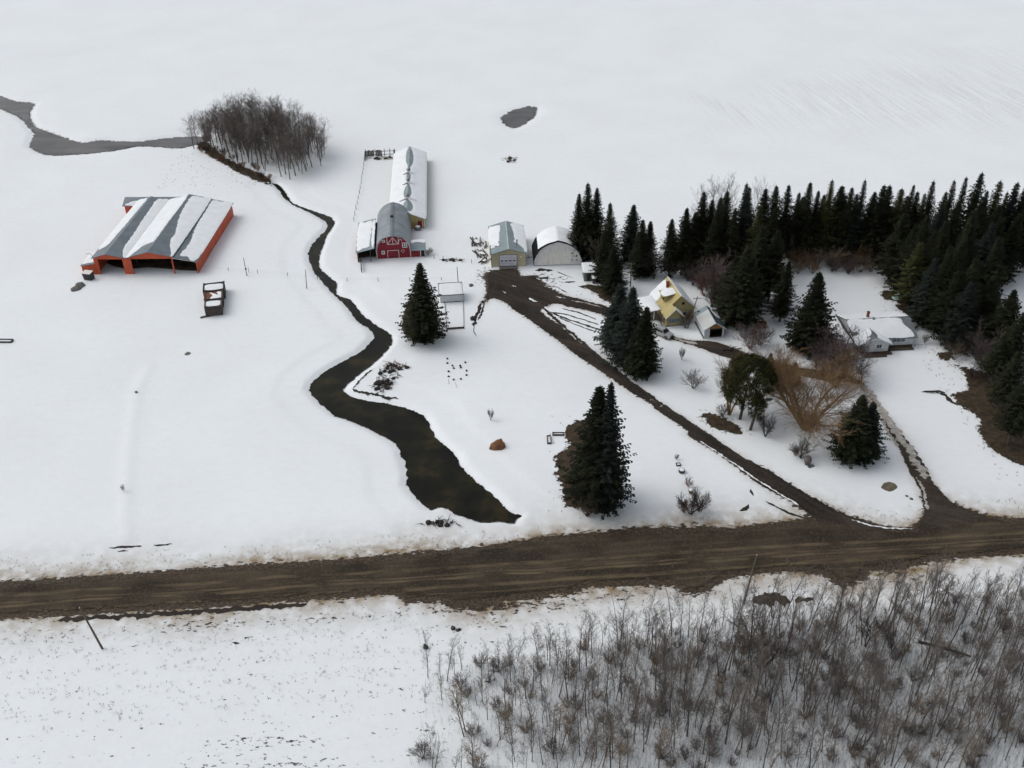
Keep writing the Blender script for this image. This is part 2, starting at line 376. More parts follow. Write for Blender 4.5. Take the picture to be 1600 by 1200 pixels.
# dirt carried onto the snow: thrown from the road, tilled soil showing through, mud beside the drives
X, Y = GX.ravel(), GY.ravel()
def near_sd(poly, reach):
    a = np.array([list(p) for p in poly]); lo, hi = a.min(0) - reach, a.max(0) + reach
    k = (X > lo[0]) & (X < hi[0]) & (Y > lo[1]) & (Y < hi[1]); s = np.full(X.shape, reach * 1.0); s[k] = np.minimum(poly_sd(X[k], Y[k], poly), reach); return s
sr, sdv, sl, sck = near_sd(road_poly, 14), near_sd(drive_poly, 6), near_sd(lane_poly, 6), near_sd(creek_poly, 4)
patch = 0.75 + 0.25 * np.sin(X * .21 + 2 * np.sin(Y * .13)) * np.cos(X * .083 + 1.0)
dust = 1.5 * np.exp(-np.maximum(sr, 0) / 2.4) * patch + 0.62 * np.exp(-np.maximum(sr, 0) / 5.0) * patch ** 2 + 0.35 * np.exp(-np.maximum(np.minimum(sdv, sl), 0) / 0.6)
rv = -(X + 78.1) * math.sin(ROAD_ANG) + (Y - 110.7) * math.cos(ROAD_ANG)      # metres north of the road axis
soil = 0.85 * np.exp(-np.maximum(sr, 0) / 0.8) + 0.30 * np.exp(-np.maximum(sr, 0) / 3.2) * patch
soil += 0.5 * np.exp(-np.maximum(sdv, 0) / 0.35) + 0.45 * np.exp(-np.maximum(sl, 0) / 0.35)
south = sstep(-3, -8, rv) * (0.75 - 0.25 * sstep(-5, 30, X))
furrow = 0.5 + 0.5 * np.sin((rv + 0.3 * np.sin(X * .2)) * 2 * math.pi / 3.6)
soil += south * (0.24 + 0.20 * furrow * patch)
soil += sstep(11, 5.0, np.abs(rv - 1)) * sstep(0, 3, sr) * 0.16 * patch
yard = G(845, 437); soil += 0.46 * np.exp(-(((X - yard.x) / 11) ** 2 + ((Y - yard.y) / 6) ** 2)); yard = G(755, 428); soil += 0.42 * np.exp(-(((X - yard.x) / 3) ** 2 + ((Y - yard.y) / 7) ** 2))
soil += 0.25 * np.exp(-np.abs(sck) / 0.25) * 0.6
soil += 0.11 * sstep(0.9, 1.0, np.sin(X * .06 + 0.4) * np.sin(Y * .05 + 1.1) + 0.25)
for q_ in (stream_poly, pond_poly): soil += 0.62 * np.exp(-np.maximum(near_sd(q_, 6), 0) / 0.9)
rows = np.zeros(X.shape)
for qx, qy, rx_, ry_, st in [(1290, 160, 12, 22, .8), (1370, 162, 11, 20, 1.0), (1420, 156, 9, 14, .9), (1480, 158, 13, 18, .7), (1570, 160, 20, 18, .8), (1128, 165, 3.5, 16, .7), (1165, 185, 5, 12, .5), (1330, 145, 60, 22, .45), (1560, 120, 60, 40, .5)]:
    c_ = G(qx, qy); u_ = (X - c_.x) * 0.86 + (Y - c_.y) * 0.5; v_ = -(X - c_.x) * 0.5 + (Y - c_.y) * 0.86
    rows += st * np.exp(-(u_ / rx_) ** 2 - (v_ / ry_) ** 2)
lf = G(60, 330); soil += 0.10 * np.exp(-(((X - lf.x) / 14) ** 2 + ((Y - lf.y) / 26) ** 2))
for nm, arr in (('dust', dust), ('soil', soil), ('rows', rows)):
    at = me.attributes.new(nm, 'FLOAT', 'POINT'); at.data.foreach_set('value', np.clip(arr, 0, 1).astype(np.float32))

def snow_ground_material():
    mt, n, b = nodes_of('snow_ground'); L = n.links.new; N = n.nodes.new
    b.inputs['Roughness'].default_value = 0.65; b.inputs['Specular IOR Level'].default_value = 0.15
    tc = N('ShaderNodeTexCoord')
    def noise(scale, detail=4, stretch=(1, 1, 1), rot=0.0, rough=0.55):
        mp = N('ShaderNodeMapping'); mp.inputs['Scale'].default_value = stretch; mp.inputs['Rotation'].default_value = (0, 0, rot)
        L(tc.outputs['Object'], mp.inputs['Vector']); z = N('ShaderNodeTexNoise'); z.inputs['Scale'].default_value = scale; z.inputs['Detail'].default_value = detail
        z.inputs['Roughness'].default_value = rough; L(mp.outputs[0], z.inputs['Vector']); return z.outputs['Fac']
    def math_(op, a, c, clamp=False):
        k = N('ShaderNodeMath'); k.operation = op; k.use_clamp = clamp
        for i, q in enumerate((a, c)):
            if isinstance(q, (int, float)): k.inputs[i].default_value = q
            else: L(q, k.inputs[i])
        return k.outputs[0]
    def mix(f, a, c):
        k = N('ShaderNodeMix'); k.data_type = 'RGBA'
        if isinstance(f, (int, float)): k.inputs[0].default_value = f
        else: L(f, k.inputs[0])
        for s, q in ((6, a), (7, c)):
            if isinstance(q, tuple): k.inputs[s].default_value = (*q, 1)
            else: L(q, k.inputs[s])
        return k.outputs[2]
    def ramp(v, a, c):
        k = N('ShaderNodeMapRange'); k.inputs['From Min'].default_value = a; k.inputs['From Max'].default_value = c; L(v, k.inputs['Value']); return k.outputs[0]
    def attr(nm):
        k = N('ShaderNodeAttribute'); k.attribute_name = nm; return k.outputs['Fac']
    col = mix(ramp(noise(0.035, 5), 0.35, 0.68), (0.805, 0.838, 0.850), (0.775, 0.806, 0.823))
    col = mix(math_('MULTIPLY', ramp(noise(0.5, 6, (1, 1.5, 1), -ROAD_ANG), 0.48, 0.74), 0.22), col, (0.695, 0.722, 0.738))
    # thin grey stubble rows showing on the far field
    col = mix(math_('MULTIPLY', ramp(noise(0.25, 3, (0.25, 3.0, 1), 0.22), 0.58, 0.78), 0.07), col, (0.52, 0.51, 0.50))
    a_, b_ = G(1350, 152), G(1400, 187); ra = math.atan2(a_.y - b_.y, a_.x - b_.x)
    mp = N('ShaderNodeMapping'); mp.vector_type = 'TEXTURE'; mp.inputs['Rotation'].default_value = (0, 0, ra); mp.inputs['Scale'].default_value = (1 / 0.04, 1 / 0.9, 1); L(tc.outputs['Object'], mp.inputs['Vector'])
    zr = N('ShaderNodeTexNoise'); zr.inputs['Scale'].default_value = 1.0; zr.inputs['Detail'].default_value = 4; L(mp.outputs[0], zr.inputs['Vector'])
    col = mix(math_('MULTIPLY', math_('MULTIPLY', ramp(zr.outputs['Fac'], 0.40, 0.62), ramp(noise(1.5, 5), 0.35, 0.6)), math_('MULTIPLY', attr('rows'), 0.32), True), col, (0.34, 0.32, 0.295))
    du = math_('MULTIPLY', attr('dust'), ramp(noise(0.5, 6), 0.18, 0.58), True)
    col = mix(du, col, (0.26, 0.195, 0.115))
    sp = noise(1.25, 6, (0.75, 1.35, 1), -ROAD_ANG, 0.68)
    so = attr('soil')
    th = math_('SUBTRACT', 0.80, math_('MULTIPLY', so, 0.62))
    dirt = ramp(math_('SUBTRACT', sp, th), -0.004, 0.035)
    col = mix(dirt, col, mix(ramp(noise(2.2, 3), 0.4, 0.6), (0.036, 0.027, 0.019), (0.080, 0.060, 0.040)))
    L(col, b.inputs['Base Color'])
    h = math_('ADD', math_('MULTIPLY', noise(0.10, 3), 1.1), math_('MULTIPLY', noise(1.3, 6), 0.38))
    h = math_('SUBTRACT', h, math_('MULTIPLY', dirt, 0.12))
    bn = N('ShaderNodeBump'); bn.inputs['Strength'].default_value = 0.5; bn.inputs['Distance'].default_value = 0.25
    L(h, bn.inputs['Height']); L(bn.outputs[0], b.inputs['Normal'])
    MATS['snow_ground'] = mt
snow_ground_material()
me.materials.append(MATS['snow_ground'])
o = link('snow_field', me); o['kind'] = 'structure'

def sheet(name, outline, material, dz, spacing=2.5, z_abs=None, step_h=None):
    v, f = fill(outline, spacing)
    vx = np.array([p[0] for p in v]); vy = np.array([p[1] for p in v])
    z = (base_h(vx, vy) + z_abs) if z_abs is not None else land_h(vx, vy) + dz
    b = MB(); b.v = [(float(a), float(c), float(d)) for a, c, d in zip(vx, vy, z)]; b.f = f
    me = b.mesh(name, material, True)
    at = me.attributes.new('edge', 'FLOAT', 'POINT'); ed = -poly_sd(vx, vy, outline); at.data.foreach_set('value', np.clip(ed, 0, 9).astype(np.float32))
    at = me.attributes.new('across', 'FLOAT', 'POINT'); at.data.foreach_set('value', (-(vx + 78.1) * math.sin(ROAD_ANG) + (vy - 110.7) * math.cos(ROAD_ANG)).astype(np.float32))
    ob = link(name, me)
    up = sum(p.normal.z for p in me.polygons)
    if up < 0: me.flip_normals()
    ob['kind'] = 'structure'
    return ob

def frayed(mt, reach, scale=1.6):
    """earth and turf give way to the snow below in rags near their rim"""
    n = mt.node_tree; L = n.links.new; N = n.nodes.new; out = n.nodes['Material Output']; b = n.nodes['Principled BSDF']
    a = N('ShaderNodeAttribute'); a.attribute_name = 'edge'; tc = N('ShaderNodeTexCoord'); z = N('ShaderNodeTexNoise'); z.inputs['Scale'].default_value = scale; z.inputs['Detail'].default_value = 6; z.inputs['Roughness'].default_value = 0.7
    L(tc.outputs['Object'], z.inputs['Vector'])
    mr = N('ShaderNodeMapRange'); mr.inputs['From Min'].default_value = 0.0; mr.inputs['From Max'].default_value = reach; mr.inputs['To Min'].default_value = 0.33; mr.inputs['To Max'].default_value = 0.80; L(a.outputs['Fac'], mr.inputs['Value'])
    k = N('ShaderNodeMath'); k.operation = 'GREATER_THAN'; L(mr.outputs[0], k.inputs[0]); L(z.outputs['Fac'], k.inputs[1])
    t = N('ShaderNodeBsdfTransparent'); m_ = N('ShaderNodeMixShader'); L(k.outputs[0], m_.inputs[0]); L(t.outputs[0], m_.inputs[1]); L(b.outputs[0], m_.inputs[2]); L(m_.outputs[0], out.inputs['Surface'])
def earth_material(name, c1, c2, c3, ang, along=0.05, across=1.1, tracks=None, rough=0.9, fray=0.5):
    """packed earth with ruts running along one direction, wet and dry patches and rags of packed snow"""
    mt, n, b = nodes_of(name); L = n.links.new; N = n.nodes.new
    b.inputs['Roughness'].default_value = rough; b.inputs['Specular IOR Level'].default_value = 0.2
    tc = N('ShaderNodeTexCoord')
    def noise(scale, detail, stretch, rot):
        mp = N('ShaderNodeMapping'); mp.vector_type = 'TEXTURE'; mp.inputs['Rotation'].default_value = (0, 0, rot)
        mp.inputs['Scale'].default_value = (1 / stretch[0], 1 / stretch[1], 1); L(tc.outputs['Object'], mp.inputs['Vector'])
        z = N('ShaderNodeTexNoise'); z.inputs['Scale'].default_value = scale; z.inputs['Detail'].default_value = detail; L(mp.outputs[0], z.inputs['Vector']); return z.outputs['Fac']
    def ramp(v, a, c):
        k = N('ShaderNodeMapRange'); k.inputs['From Min'].default_value = a; k.inputs['From Max'].default_value = c; L(v, k.inputs['Value']); return k.outputs[0]
    def mix(f, a, c):
        k = N('ShaderNodeMix'); k.data_type = 'RGBA'; L(f, k.inputs[0])
        for s, q in ((6, a), (7, c)):
            if isinstance(q, tuple): k.inputs[s].default_value = (*q, 1)
            else: L(q, k.inputs[s])
        return k.outputs[2]
    ruts = noise(1.0, 4, (along, across), ang); wet = noise(0.18, 4, (0.6, 1), ang); grit = noise(2.5, 5, (1, 1), 0)
    col = mix(ramp(ruts, 0.42, 0.62), c1, c2)
    col = mix(ramp(wet, 0.40, 0.62), col, c3)
    col = mix(ramp(grit, 0.50, 0.95), col, tuple(v * 1.5 for v in c2))
    if tracks:                                   # pale dry wheel bands worn along the road
        at = N('ShaderNodeAttribute'); at.attribute_name = 'across'; wob = noise(0.25, 3, (0.25, 1), ang)
        for v0, hw, st, tone in tracks:
            s_ = N('ShaderNodeMath'); s_.operation = 'MULTIPLY_ADD'; L(wob, s_.inputs[0]); s_.inputs[1].default_value = 1.6; L(at.outputs['Fac'], s_.inputs[2])
            d_ = N('ShaderNodeMath'); d_.operation = 'SUBTRACT'; L(s_.outputs[0], d_.inputs[0]); d_.inputs[1].default_value = v0 + 0.8
            a_ = N('ShaderNodeMath'); a_.operation = 'ABSOLUTE'; L(d_.outputs[0], a_.inputs[0])
            m_ = N('ShaderNodeMapRange'); m_.inputs['From Min'].default_value = hw; m_.inputs['From Max'].default_value = hw * 0.4; L(a_.outputs[0], m_.inputs['Value'])
            br = N('ShaderNodeMath'); br.operation = 'MULTIPLY'; br.use_clamp = True; L(m_.outputs[0], br.inputs[0]); L(ramp(noise(0.5, 4, (0.3, 1), ang), 0.40, 0.58), br.inputs[1])
            f_ = N('ShaderNodeMath'); f_.operation = 'MULTIPLY'; L(br.outputs[0], f_.inputs[0]); f_.inputs[1].default_value = st; col = mix(f_.outputs[0], col, tone)
    L(col, b.inputs['Base Color'])
    bn = N('ShaderNodeBump'); bn.inputs['Strength'].default_value = 0.8; bn.inputs['Distance'].default_value = 0.08
    k = N('ShaderNodeMath'); k.operation = 'ADD'; L(ruts, k.inputs[0]); L(grit, k.inputs[1]); L(k.outputs[0], bn.inputs['Height']); L(bn.outputs[0], b.inputs['Normal'])
    MATS[name] = mt
    if fray: frayed(mt, fray)
DRY = (0.155, 0.118, 0.068)
earth_material('road_earth', (0.050, 0.038, 0.026), (0.072, 0.055, 0.036), (0.026, 0.020, 0.014), ROAD_ANG, 0.02, 1.2, [(-1.6, .5, .6, DRY), (0.2, .35, .7, DRY), (0.9, .25, .5, DRY), (2.4, .5, .55, DRY), (-3.2, .2, .5, DRY)], fray=1.3)
earth_material('drive_earth', (0.032, 0.025, 0.020), (0.050, 0.039, 0.030), (0.017, 0.014, 0.011), R(-38), 0.05, 1.1, fray=0.6)
earth_material('rut_earth', (0.032, 0.026, 0.021), (0.050, 0.040, 0.032), (0.026, 0.021, 0.017), R(-38), 0.05, 1.1, fray=0)
earth_material('lane_earth', (0.040, 0.031, 0.023), (0.060, 0.048, 0.036), (0.028, 0.022, 0.016), R(-25), 0.05, 1.0, fray=0.6)
mat('packed_snow', (0.24, 0.22, 0.19), (0.44, 0.42, 0.39), scale=0.9, rough=0.8, stretch=(1, 1, 1), detail=6)
frayed(MATS['grass_dead'], 1.6, 1.2)
mt, n, b = nodes_of('creek_water'); MATS['creek_water'] = mt
L_ = n.links.new; tc = n.nodes.new('ShaderNodeTexCoord')
b.inputs['Roughness'].default_value = 0.3; b.inputs['Specular IOR Level'].default_value = 0.10
nz = n.nodes.new('ShaderNodeTexNoise'); nz.inputs['Scale'].default_value = 0.16; nz.inputs['Detail'].default_value = 7; nz.inputs['Roughness'].default_value = 0.62; L_(tc.outputs['Object'], nz.inputs['Vector'])
cr = n.nodes.new('ShaderNodeValToRGB'); e = cr.color_ramp.elements; e[0].position = 0.36; e[0].color = (0.005, 0.005, 0.0035, 1); e[1].position = 0.72; e[1].color = (0.042, 0.031, 0.012, 1)
k = e.new(0.52); k.color = (0.011, 0.011, 0.006, 1)
L_(nz.outputs['Fac'], cr.inputs[0]); L_(cr.outputs[0], b.inputs['Base Color'])
bn = n.nodes.new('ShaderNodeBump'); bn.inputs['Strength'].default_value = 0.25; bn.inputs['Distance'].default_value = 0.05
n2 = n.nodes.new('ShaderNodeTexNoise'); n2.inputs['Scale'].default_value = 1.5; n2.inputs['Detail'].default_value = 4; L_(tc.outputs['Object'], n2.inputs['Vector']); L_(n2.outputs['Fac'], bn.inputs['Height']); L_(bn.outputs[0], b.inputs['Normal'])
mat('ice_grey', (0.085, 0.081, 0.080), (0.032, 0.030, 0.029), scale=0.12, rough=0.35, spec=0.4, stretch=(0.6, 1.5, 1), detail=6, lo=0.4, hi=0.62)

sheet('road', ragged(road_poly, 0.6, 0.35, 3), 'road_earth', 0.10, 1.2)
def road_onward(start, end, half, seed):
    """the same road running on beyond the surveyed stretch"""
    c, s = math.cos(ROAD_ANG), math.sin(ROAD_ANG); rng = random.Random(seed); n = int(abs(end - start) / 1.2); m_ = 9; b = MB(); ed = []; ac = []
    for i in range(n + 1):
        u = start + (end - start) * i / n; wl, wr = half[0] + rng.uniform(-.3, .3), half[1] + rng.uniform(-.3, .3)
        for j in range(m_):
            v = wl + (wr - wl) * j / (m_ - 1); b.v.append((-78.1 + u * c - v * s, 110.7 + u * s + v * c, 0.0)); ed.append(min(v - wl, wr - v)); ac.append(v)
    xs = np.array([q[0] for q in b.v]); ys = np.array([q[1] for q in b.v]); z = land_h(xs, ys) + 0.094; b.v = [(q[0], q[1], float(h)) for q, h in zip(b.v, z)]
    b.f = [(i * m_ + j, (i + 1) * m_ + j, (i + 1) * m_ + j + 1, i * m_ + j + 1) for i in range(n) for j in range(m_ - 1)]
    me_ = b.mesh('road', 'road_earth', True)
    if sum(p.normal.z for p in me_.polygons) < 0: me_.flip_normals()
    for nm, arr in (('edge', ed), ('across', ac)): a_ = me_.attributes.new(nm, 'FLOAT', 'POINT'); a_.data.foreach_set('value', np.array(arr, np.float32))
    o_ = link('road', me_); o_['kind'] = 'structure'
def road_uv(p): return (p.x + 78.1) * math.cos(ROAD_ANG) + (p.y - 110.7) * math.sin(ROAD_ANG), -(p.x + 78.1) * math.sin(ROAD_ANG) + (p.y - 110.7) * math.cos(ROAD_ANG)
for pn, ps, far in ((G(-160, 925), G(-160, 972), -520), (G(1800, 800), G(1800, 845), 700)):
    (un, vn), (us, vs_) = road_uv(pn), road_uv(ps); road_onward((un + us) / 2 + (6 if far < 0 else -6), far, (vs_, vn), far)
sheet('driveway', ragged(drive_poly, 0.4, 0.16, 4), 'drive_earth', 0.06, 1.3)
sheet('house_lane', ragged(lane_poly, 0.4, 0.16, 5), 'lane_earth', 0.05, 1.3)
o = sheet('creek', ragged(creek_poly, 0.35, 0.24, 6), 'creek_water', 0, 3.0, z_abs=-0.5); o.name = 'creek_water'
o = sheet('stream', ragged(stream_poly, 0.5, 0.7, 7), 'ice_grey', 0, 4.0, z_abs=-0.5); o.name = 'stream_ice'
o = sheet('pond', ragged(pond_poly, 0.45, 0.9, 8), 'ice_grey', 0, 3.0, z_abs=-0.2); o.name = 'pond_ice'

# bare mud bands, wheel ruts
def ribbon(name, pts, width, material, dz=0.035, amp=0.12, seed=1, n_gap=0.0):
    pts = [Vector(p) for p in GP(pts)]; left = []; right = []
    dense = []
    for a, c in zip(pts, pts[1:]):
        k = max(2, int((c - a).length / 0.3)); dense += [a.lerp(c, j / k) for j in range(k)]
    dense.append(pts[-1]); rng = random.Random(seed)
    for i, p in enumerate(dense):
        d = (dense[min(i + 1, len(dense) - 1)] - dense[max(i - 1, 0)]).normalized(); nn = Vector((-d.y, d.x))
        taper = min(1, (i + 0.4) / 3, (len(dense) - i - 0.6) / 3)
        wd = width / 2 * taper * (0.45 + 0.55 * (1 + fnoise(p.x + seed, p.y, 1.3)) * (0.8 + 0.4 * rng.random()))
        wob = nn * width * 0.35 * fnoise(p.y + seed, p.x, 0.7); left.append(p + wob + nn * (wd + rng.uniform(-.5, .5) * amp)); right.append(p + wob - nn * (wd * rng.uniform(.6, 1.2) + rng.uniform(-.5, .5) * amp))
    b = MB()
    for q in left + right: b.v.append((q.x, q.y, ground_z(q.x, q.y) + dz))
    n = len(left); b.f = [(i, i + n, i + 1 + n, i + 1) for i in range(n - 1)]
    ob = b.build(name, material); ob['kind'] = 'structure'; return ob
for q, (pts, wd) in enumerate([([(862,489),(890,500),(925,512),(944,517)], .55), ([(852,486),(885,492),(915,501),(936,508)], .45), ([(878,482),(905,489),(932,500)], .4), ([(872,496),(900,508),(930,519)], .3),
      ([(752,474),(747,486),(742,499),(740,510)], .8), ([(757,476),(753,486),(748,500)], .5), ([(741,508),(740,518),(745,526)], .15), ([(836,421),(850,421),(864,422)], 1.3),
      ([(838,435),(850,434),(858,434)], 1.1), ([(882,440),(892,441),(899,440)], .9), ([(843,428),(852,428)], .5), ([(904,447),(920,447),(940,449)], 1.4), ([(870,424),(885,430),(895,434)], .3),
      ([(850,446),(870,448),(888,458)], .35), ([(945,451),(960,449),(972,450)], .5), ([(1120,542),(1150,556),(1190,566)], .6),
      ([(1155,797),(1165,795),(1171,789)], .7), ([(1177,775),(1173,765)], .7), ([(1196,960 - 176),(1230,799),(1275,814)], .45), ([(1440,612),(1462,611),(1470,615)], .5), ([(1470,612),(1482,622),(1496,633)], .8), ([(170,855),(195,854),(221,852)], .45),
      ([(240,851),(256,850),(268,849)], .35), ([(183,860),(200,859)], .35), ([(362,1004),(375,1004)], .5), ([(90,952 + 17),(200,963),(330,955),(480,945)], .9)]):
    ribbon('wheel_rut', pts, wd, 'rut_earth', seed=q + 2)
DRIVE_MID = [(806,446),(834,474),(866,503),(915,546),(965,588),(1010,619),(1055,652),(1100,682),(1150,716),(1200,748),(1256,782),(1305,808)]
for q, dx in enumerate((-7, 6)): ribbon('wheel_rut', [(x + dx * (1 + .4 * (y > 650)), y) for x, y in DRIVE_MID], .75, 'rut_earth', 0.085, 0.2, 80 + q)
for q, pts in enumerate([[(782,432),(786,446),(800,462),(830,478)], [(798,430),(812,444),(846,456),(884,470)], [(776,440),(772,452),(766,462)], [(812,452),(850,464),(900,480)]]): ribbon('wheel_rut', pts, .7, 'rut_earth', 0.085, 0.3, 84 + q)
for q, (pts, wd) in enumerate([([(838,434),(852,440),(868,446)], .5), ([(800,447),(806,448)], .6), ([(826,466),(834,470),(840,472)], .4), ([(868,463),(884,467)], .4), ([(786,455),(790,458)], .5)]): ribbon('snow_scrap', pts, wd, 'snow_cap', 0.10, 0.5, 90 + q)
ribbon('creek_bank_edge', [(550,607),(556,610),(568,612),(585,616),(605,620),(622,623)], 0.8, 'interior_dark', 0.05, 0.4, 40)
ribbon('creek_bank_edge', [(552,606),(560,596),(572,584),(585,575)], 0.3, 'rut_earth', 0.05, 0.3, 41)
ribbon('bare_soil', [(1177,942),(1195,938),(1215,935),(1236,937)], 2.2, 'rut_earth', 0.05, 0.5, 42)
ribbon('bare_soil', [(1243,940),(1256,937),(1272,934)], 1.2, 'rut_earth', 0.05, 0.4, 43)

for q, (pts, wd, m_) in enumerate([([(1347,600),(1366,625),(1391,662),(1416,696),(1436,728),(1446,748)], 1.5, 'packed_snow'), ([(1342,602),(1360,630),(1384,668),(1404,700)], .5, 'packed_snow'), ([(1093,690),(1115,703),(1150,727),(1180,749),(1212,769),(1248,790)], .3, 'snow_cap'),
      ([(1140,541),(1165,551),(1190,560)], .4, 'packed_snow'), ([(1052,529),(1070,534),(1090,538)], 1.0, 'packed_snow'), ([(1330,812),(1360,821),(1392,826),(1425,826)], .22, 'snow_cap'), ([(892,470),(915,474),(940,481)], .35, 'packed_snow'), ([(1432,745),(1444,768),(1450,795)], .4, 'packed_snow')]):
    ribbon('packed_snow_strip', pts, wd, m_, 0.10, 0.3, 60 + q)
# dead grass melted free under the trees and along the shelterbelt: one turf sheet each with tufts standing on it
def grass_patch(pts, label, seed, tufts=260, material='grass_dead'):
    poly = GP(pts); c_ = sum(poly, Vector((0, 0))) / len(poly); out = ragged([q + (q - c_).normalized() * 0.6 for q in poly], 0.5, 0.4, seed)
    ob = sheet('dead_grass', out, material, 0.04, 0.9); ob['kind'] = 'stuff'; ob['label'] = label; ob['category'] = 'grass'
    rng = random.Random(seed); xs = [p.x for p in out]; ys = [p.y for p in out]; b = MB(); k = 0
    area_pts = 0
    while k < tufts and area_pts < tufts * 6:
        area_pts += 1
        x, y = rng.uniform(min(xs) - .6, max(xs) + .6), rng.uniform(min(ys) - .6, max(ys) + .6)
        if not inside((x, y), poly) and rng.random() > 0.12: continue
        z = ground_z(x, y); k += 1
        for j in range(5):
            a = rng.uniform(0, 6.28); h = rng.uniform(.15, .38); l = rng.uniform(.1, .3); wd = 0.03
            p = Vector((x + rng.uniform(-.2, .2), y + rng.uniform(-.2, .2), z)); d = Vector((math.cos(a), math.sin(a), 0)); s = Vector((-d.y, d.x, 0)) * wd
            b.add([p - s, p + s, p + d * l + Vector((0, 0, h))], [(0, 1, 2)])
    g = b.build('grass_tuft', 'grass_stem', ob); g['kind'] = 'stuff'
    return ob
grass_patch([(1478,566),(1500,580),(1510,597),(1508,608),(1488,618),(1500,632),(1527,652),(1525,667),(1536,690),(1560,709),(1605,730),(1660,745),(1660,640),(1600,600),(1560,592),(1520,575)], 'wide brown dead grass strip beside the dark trees at the right edge', 1, 1400)
grass_patch([(1465,552),(1480,548),(1492,555),(1482,563),(1468,560)], 'small brown grass patch in front of the right spruces', 2, 60)
grass_patch([(1374,462),(1384,453),(1400,458),(1420,470),(1440,482),(1470,505),(1482,525),(1470,528),(1450,510),(1436,500),(1420,492),(1402,483),(1400,474),(1382,470)], 'brown grass strip behind the white bungalow', 3, 260)
grass_patch([(906,656),(888,664),(878,685),(884,700),(863,714),(869,725),(866,746),(876,760),(874,781),(886,791),(905,796),(932,796),(945,740),(940,690),(925,660)], 'brown grass melted clear beneath the tall roadside spruces', 4, 300)
grass_patch([(958,522),(950,532),(957,546),(960,560),(970,572),(985,582),(1000,560),(985,530)], 'brown grass along the lane side of the tall spruce clump', 5, 140)
grass_patch([(1096,648),(1104,645),(1125,650),(1150,662),(1162,676),(1150,679),(1125,672),(1105,662)], 'dark bare ground under the pine beside the lawn', 6, 110)
grass_patch([(1297,703),(1308,701),(1320,708),(1350,722),(1368,712),(1362,722),(1340,726),(1318,716)], 'dark grass crescent under the forked lawn spruce', 7, 90)
grass_patch([(632,478),(642,460),(655,470),(668,530),(650,534),(634,524),(626,505)], 'olive grass on the west side of the lone pointed spruce', 8, 90)
grass_patch([(305,213),(322,218),(338,230),(352,243),(370,254),(392,263),(414,272),(426,284),(420,290),(396,281),(370,270),(348,256),(330,246),(311,232)], 'russet grass and sedge along the stream below the bare grove', 9, 500)
grass_patch([(905,448),(925,446),(948,449),(960,465),(955,474),(940,468),(925,456)], 'muddy grass strip beside the small grey shed', 10, 60)
# ================================================================== BUILDINGS
def roof_snow(parent, o, u, v, poly, seed=0, thick=0.10, amp=0.14, name='roof_snow'):
    """a slab of old snow lying on a roof plane; poly in shares of (u, v)"""
    o, u, v = Vector(o), Vector(u), Vector(v); n = u.cross(v).normalized()
    if n.z < 0: n = -n
    lu, lv = u.length, v.length; uu, vv = u / lu, v / lv
    out = ragged([Vector((a * lu, c * lv)) for a, c in poly], 0.3, amp, seed, smooth=True)
    out = [Vector((min(max(p.x, -0.05), lu + 0.02), min(max(p.y, -0.05), lv + 0.05))) for p in out]
    vs, fs = fill(out, 0.9)
    xs = np.array([p[0] for p in vs]); ys = np.array([p[1] for p in vs])
    d = poly_sd(xs, ys, out); k = 0.35 + 0.65 * sstep(0, 0.6, -d)
    b = MB(); b.v = [tuple(o + uu * float(x) + vv * float(y) + n * float(thick * q + 0.015)) for x, y, q in zip(xs, ys, k)]; b.f = fs
    m = len(out); base = len(b.v)
    b.v += [tuple(o + uu * p.x + vv * p.y + n * 0.004) for p in out]; top = len(b.v)
    b.v += [tuple(o + uu * p.x + vv * p.y + n * (thick * 0.35 + 0.015)) for p in out]
    b.f += [(base + i, base + (i + 1) % m, top + (i + 1) % m, top + i) for i in range(m)]
    me = b.mesh(name, 'snow_cap')
    if sum(p.normal.dot(n) for p in me.polygons if p.index < len(fs)) < 0:
        bm = bmesh.new(); bm.from_mesh(me); bmesh.ops.recalc_face_normals(bm, faces=bm.faces); bm.to_mesh(me); bm.free()
    return link(name, me, parent)
def window(parent, x0, x1, z0, z1, y, nx=2, nz=1, frame='white_paint', glass='glass_dark', fw=0.09, name='window'):
    """front-facing window (towards -y): proud frame, recessed pane objects"""
    b = MB(); b.box(x0, x1, y - .05, y + .02, z0, z0 + fw); b.box(x0, x1, y - .05, y + .02, z1 - fw, z1)
    b.box(x0, x0 + fw, y - .05, y + .02, z0 + fw, z1 - fw); b.box(x1 - fw, x1, y - .05, y + .02, z0 + fw, z1 - fw)
    cw = (x1 - x0 - fw) / nx; ch = (z1 - z0 - fw) / nz
    for i in range(1, nx): b.box(x0 + i * cw + .02, x0 + i * cw + fw - .02, y - .046, y + .02, z0 + fw, z1 - fw)
    for j in range(1, nz): b.box(x0 + fw, x1 - fw, y - .042, y + .02, z0 + j * ch + .02, z0 + j * ch + fw - .02)
    w = b.build(name, frame, parent)
    for i in range(nx):
        for j in range(nz):
            bx('pane', glass, w, x0 + i * cw + fw * .7, x0 + (i + 1) * cw + fw * .3, y - .02, y + .015, z0 + j * ch + fw * .7, z0 + (j + 1) * ch + fw * .3)
    return w
def side_window(parent, y0, y1, z0, z1, x, sgn, frame='white_paint', glass='glass_dark'):
    xa, xb = (x - .02, x + .05) if sgn > 0 else (x - .05, x + .02); f = .08
    b = MB(); b.box(xa, xb, y0, y1, z0, z0 + f); b.box(xa, xb, y0, y1, z1 - f, z1); b.box(xa, xb, y0, y0 + f, z0 + f, z1 - f); b.box(xa, xb, y1 - f, y1, z0 + f, z1 - f)
    w = b.build('window', frame, parent)
    bx('pane', glass, w, x - .015, x + .015, y0 + f * .7, y1 - f * .7, z0 + f * .7, z1 - f * .7)

